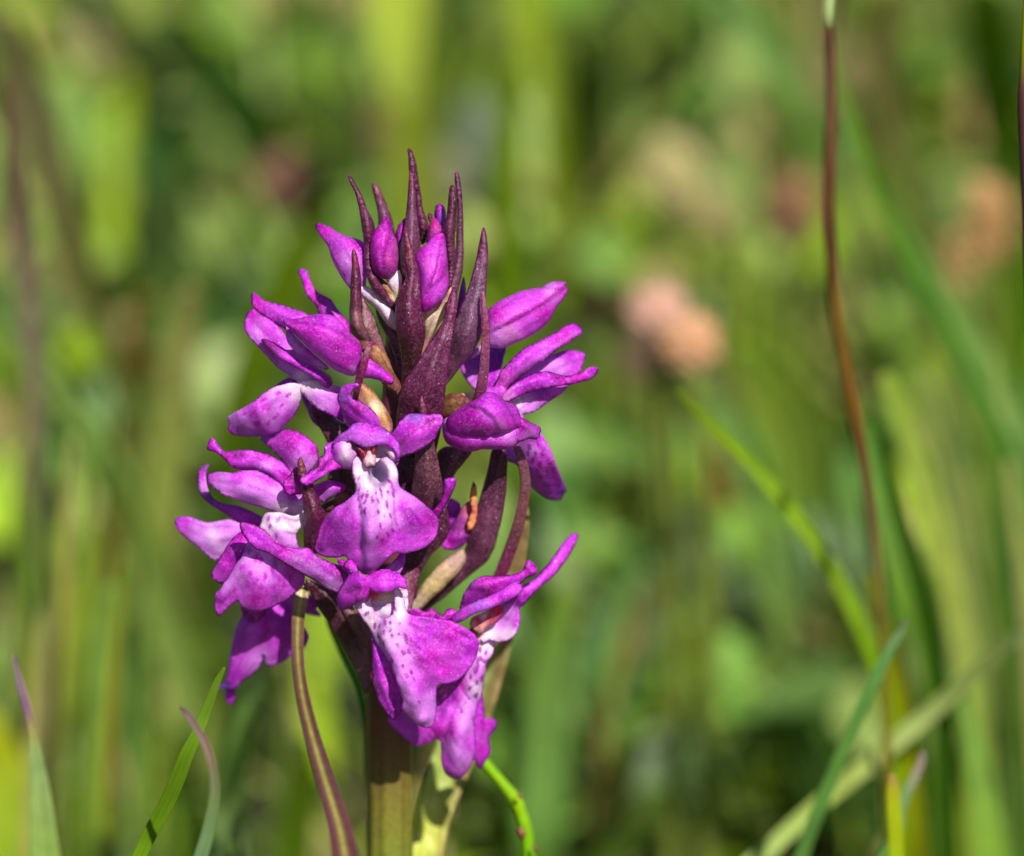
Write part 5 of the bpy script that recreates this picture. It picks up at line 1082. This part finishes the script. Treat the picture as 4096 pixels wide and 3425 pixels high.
# ------------------------------------------------------------------ blurred flower heads and seed heads
def head(px, py, z, rpx, cols, label, cat, name='clover_head', tall=1.0, sd=1):
    c = P(np.array(float(px)), np.array(float(py)), np.array(float(z)))
    k = ((c - CAM) @ FWD) / DIST / PXMM
    R = rpx * k
    rt = empty(name, (c[0] * .001, c[1] * .001, 0))
    tag(rt, label, cat)
    bpy.context.view_layer.update()
    r = random.Random(sd)
    V = []; F = []; C = []
    nf = 70
    for i in range(nf):
        u = 1 - 2 * (i + .5) / nf
        a = i * 2.39996
        s = math.sqrt(1 - u * u)
        d = np.array([s * math.cos(a), s * math.sin(a), u * tall])
        L = R * r.uniform(.85, 1.12)
        t = np.cross(d, [0, 0, 1.0]); t /= np.linalg.norm(t) + 1e-6
        b = np.cross(d, t)
        col = np.array(cols[r.randrange(len(cols))])
        w = R * .2
        o = len(V)
        for (q, ww) in ((.25, .4), (.6, 1.0), (.85, .9), (1.0, .25)):
            for j in range(5):
                an = 2 * math.pi * j / 5
                V.append(c + d * L * q + (t * math.cos(an) + b * math.sin(an)) * w * ww); C.append(col)
        for rr in range(3):
            for j in range(5):
                F.append((o + rr * 5 + j, o + rr * 5 + (j + 1) % 5, o + rr * 5 + 5 + (j + 1) % 5, o + rr * 5 + 5 + j))
        F.append(tuple(o + 15 + j for j in range(5)))
    keep_world(make_mesh('flower_head', V, F, np.array(C), rt, 'grass'), rt)
    n = 16
    M = np.array([[c[0] + 6 * math.sin(i / n * 2) * (1 - i / n), c[1], c[2] * (1 - i / (n - 1)) - 4 * i / n] for i in range(n)])
    keep_world(loft('stem', rt, M, np.full(n, 1.1), np.tile(np.array(S(110, 124, 50)), (n, 1)), mat='grass', m=8), rt)


head(2625, 1250, -150, 122, [S(222, 184, 166), S(212, 168, 150), S(204, 158, 138)], 'blurred withered clover head, dusty pink', 'flower head', sd=1)
head(2760, 1375, -145, 122, [S(214, 168, 128), S(206, 158, 116), S(218, 174, 136)], 'blurred withered clover head, peach orange', 'flower head', sd=2)
head(2560, 1440, -260, 90, [S(120, 90, 80), S(110, 80, 70)], 'blurred brown clover head just below the pink and peach ones', 'flower head', sd=3)
head(2690, 700, -330, 130, [S(196, 186, 130), S(186, 176, 120)], 'blurred cream seed head above the clover heads', 'seed head', 'seed_head', 1.3, sd=4)
head(2850, 860, -350, 110, [S(176, 164, 110), S(160, 150, 100)], 'blurred tan seed head touching the cream one', 'seed head', 'seed_head', 1.2, sd=5)
head(3160, 830, -300, 130, [S(150, 116, 80), S(136, 100, 76)], 'blurred brown seed head left of the brown stalk', 'seed head', 'seed_head', 1.2, sd=6)
head(3950, 900, -220, 110, [S(190, 150, 100), S(176, 140, 90)], 'blurred tan seed head near the right edge', 'seed head', 'seed_head', 1.9, sd=7)
head(3830, 1060, -240, 80, [S(180, 150, 90), S(176, 150, 100)], 'small blurred straw seed head beside the tan one at the right', 'seed head', 'seed_head', 1.8, sd=8)
head(1170, 740, -330, 150, [S(136, 100, 80), S(146, 112, 90), S(124, 92, 70)], 'blurred rusty clover head left of the spike tip', 'flower head', sd=9)
head(1580, 520, -360, 120, [S(140, 104, 84), S(120, 90, 70)], 'blurred brown clover head just above the spike', 'flower head', sd=10)
head(2420, 1230, -300, 80, [S(130, 94, 80), S(120, 84, 70)], 'dim brown clover head beside the right-hand bud', 'flower head', sd=11)
head(1780, 720, -320, 100, [S(150, 146, 120), S(140, 136, 110)], 'blurred grey seed head behind the spike tip', 'seed head', 'seed_head', 1.4, sd=12)


# ------------------------------------------------------------------ meadow grass and herb leaves, beyond counting
def meadow():
    r = np.random.default_rng(5)
    pal = np.array([S(136, 156, 30), S(120, 146, 30), S(96, 124, 24), S(144, 160, 84), S(166, 174, 56), S(116, 140, 70), S(62, 86, 10), S(182, 170, 112), S(170, 138, 98), S(124, 84, 60), S(96, 130, 84)])
    pal = pal * np.array([.92, 1.0, .85])
    wts = np.array([.15, .15, .14, .11, .1, .1, .1, .08, .05, .03, .06])
    wts = wts / wts.sum()
    V = []; F = []; C = []

    def add(x, y, h, w, lean, az, col, seg=5, z0=-2.0):
        o = len(V) * 3 * (seg + 1)
        dirx, diry = math.cos(az), math.sin(az)
        fx, fy = -diry, dirx
        pts = []
        for i in range(seg + 1):
            u = i / seg
            bend = lean * h * u * u
            ww = w * (1 - u ** 2.2) * .5 + .06
            cx, cy, cz = x + dirx * bend, y + diry * bend, z0 + h * u * (1 - .25 * min(lean, 1.6) * u)
            pts.append((cx - fx * ww, cy - fy * ww, cz))
            pts.append((cx - dirx * ww * .35, cy - diry * ww * .35, cz))
            pts.append((cx + fx * ww, cy + fy * ww, cz))
        V.append(np.array(pts))
        for i in range(seg):
            a = o + i * 3
            F.append((a, a + 1, a + 4, a + 3)); F.append((a + 1, a + 2, a + 5, a + 4))
        C.append(np.tile(col, (len(pts), 1)))

    cnt = 0
    while cnt < 10500:
        u = r.random()
        y = 190 + 2600 * u ** 1.8
        half = 70 + (y + 316) * .24
        x = r.uniform(-half, half)
        cl = math.sin(x * .05 + 1.3 + .6 * math.sin(y * .031)) * math.sin(y * .043 + .8 * math.sin(x * .027)) + .5 * math.sin(x * .11 + y * .07)
        shade_gap = -80 < x < -2 and 165 < y < 400  # grass thinned so bare dark soil stands in for shade here
        lush = 8 < x < 75 and 190 < y < 360
        if r.random() > .30 + .85 * cl + .5 * lush or (shade_gap and r.random() < .85):
            continue
        tall = r.random() < .16 and y > 330
        h = r.uniform(18, 60) * (1.0 + 1.3 * tall) * min(1.15, max(.35, .6 + .5 * cl))
        k = r.choice(len(pal), p=wts)
        add(x, y, h, r.uniform(1.4, 2.8) if tall else r.uniform(1.8, 5.2), r.uniform(.05, 1.2), r.uniform(0, 6.28), pal[k] * (r.uniform(.28, 1.1) if r.random() > .18 else 1.55))  # lighter share of blades coloured to read as sunlit
        cnt += 1
    for _ in range(9000):                                  # farther off, to the edge of the meadow
        y = 2600 + 9000 * r.random() ** 1.5
        x = r.uniform(-1, 1) * (300 + y * .5)
        add(x, y, r.uniform(50, 160), r.uniform(3, 9), r.uniform(.1, 1.0), r.uniform(0, 6.28), pal[r.choice(len(pal), p=wts)] * r.uniform(.6, 1.2))
    for _ in range(900):                                   # round the foot of the orchid, below the picture
        x = r.uniform(-140, 140); y = r.uniform(-80, 200)
        if abs(x + 8) < 8 and abs(y) < 12:
            continue
        add(x, y, r.uniform(20, 55), r.uniform(1.5, 3.5), r.uniform(.1, .9), r.uniform(0, 6.28), pal[r.choice(len(pal), p=wts)] * r.uniform(.6, 1.2))
    o = make_mesh('meadow_grass', np.vstack(V), F, np.vstack(C), None, 'grass')
    tag(o, 'dense blurred green and straw-coloured meadow grass behind the orchid', 'grass', kind='stuff')
    # small rounded herb leaves in patches low among the grass
    V2 = []; F2 = []; C2 = []
    lp = np.array([S(110, 150, 60), S(140, 164, 40), S(90, 126, 60), S(160, 176, 100), S(60, 90, 20), S(126, 156, 84), S(170, 146, 104)])
    lp = lp * np.array([.9, 1.0, .85])
    cnt = 0
    while cnt < 5000:
        y = 180 + 1900 * r.random() ** 1.6
        half = 70 + (y + 316) * .22
        x = r.uniform(-half, half)
        cl = math.sin(x * .037 + 4.0) * math.cos(y * .033 + 1.0)
        if r.random() > .4 + .6 * cl:
            continue
        if -62 < x < -6 and 160 < y < 330 and r.random() < .9:  # herb leaves thinned as well, leaving dark soil in place of shade
            continue
        c = np.array([x, y, r.uniform(4, 34)])
        n = np.array([r.normal(0, .55), r.normal(-.35, .5), 1.0]); n /= np.linalg.norm(n)
        t = np.cross(n, [1.0, .2, 0]); t /= np.linalg.norm(t)
        bb = np.cross(n, t)
        R = r.uniform(3, 10); e = r.uniform(.5, .95)
        o_ = len(V2)
        V2.append(c)
        for j in range(8):
            a = j * math.pi / 4
            V2.append(c + t * math.cos(a) * R + bb * math.sin(a) * R * e + n * R * .22 * (1 if j % 2 else .6))
        for j in range(8):
            F2.append((o_, o_ + 1 + j, o_ + 1 + (j + 1) % 8))
        C2 += [lp[r.integers(len(lp))] * r.uniform(.5, 1.4)] * 9
        cnt += 1
    o = make_mesh('herb_leaves', np.array(V2), F2, np.array(C2), None, 'grass')
    tag(o, 'patches of small blurred herb leaves low among the meadow grass', 'herbs', kind='stuff')


meadow()
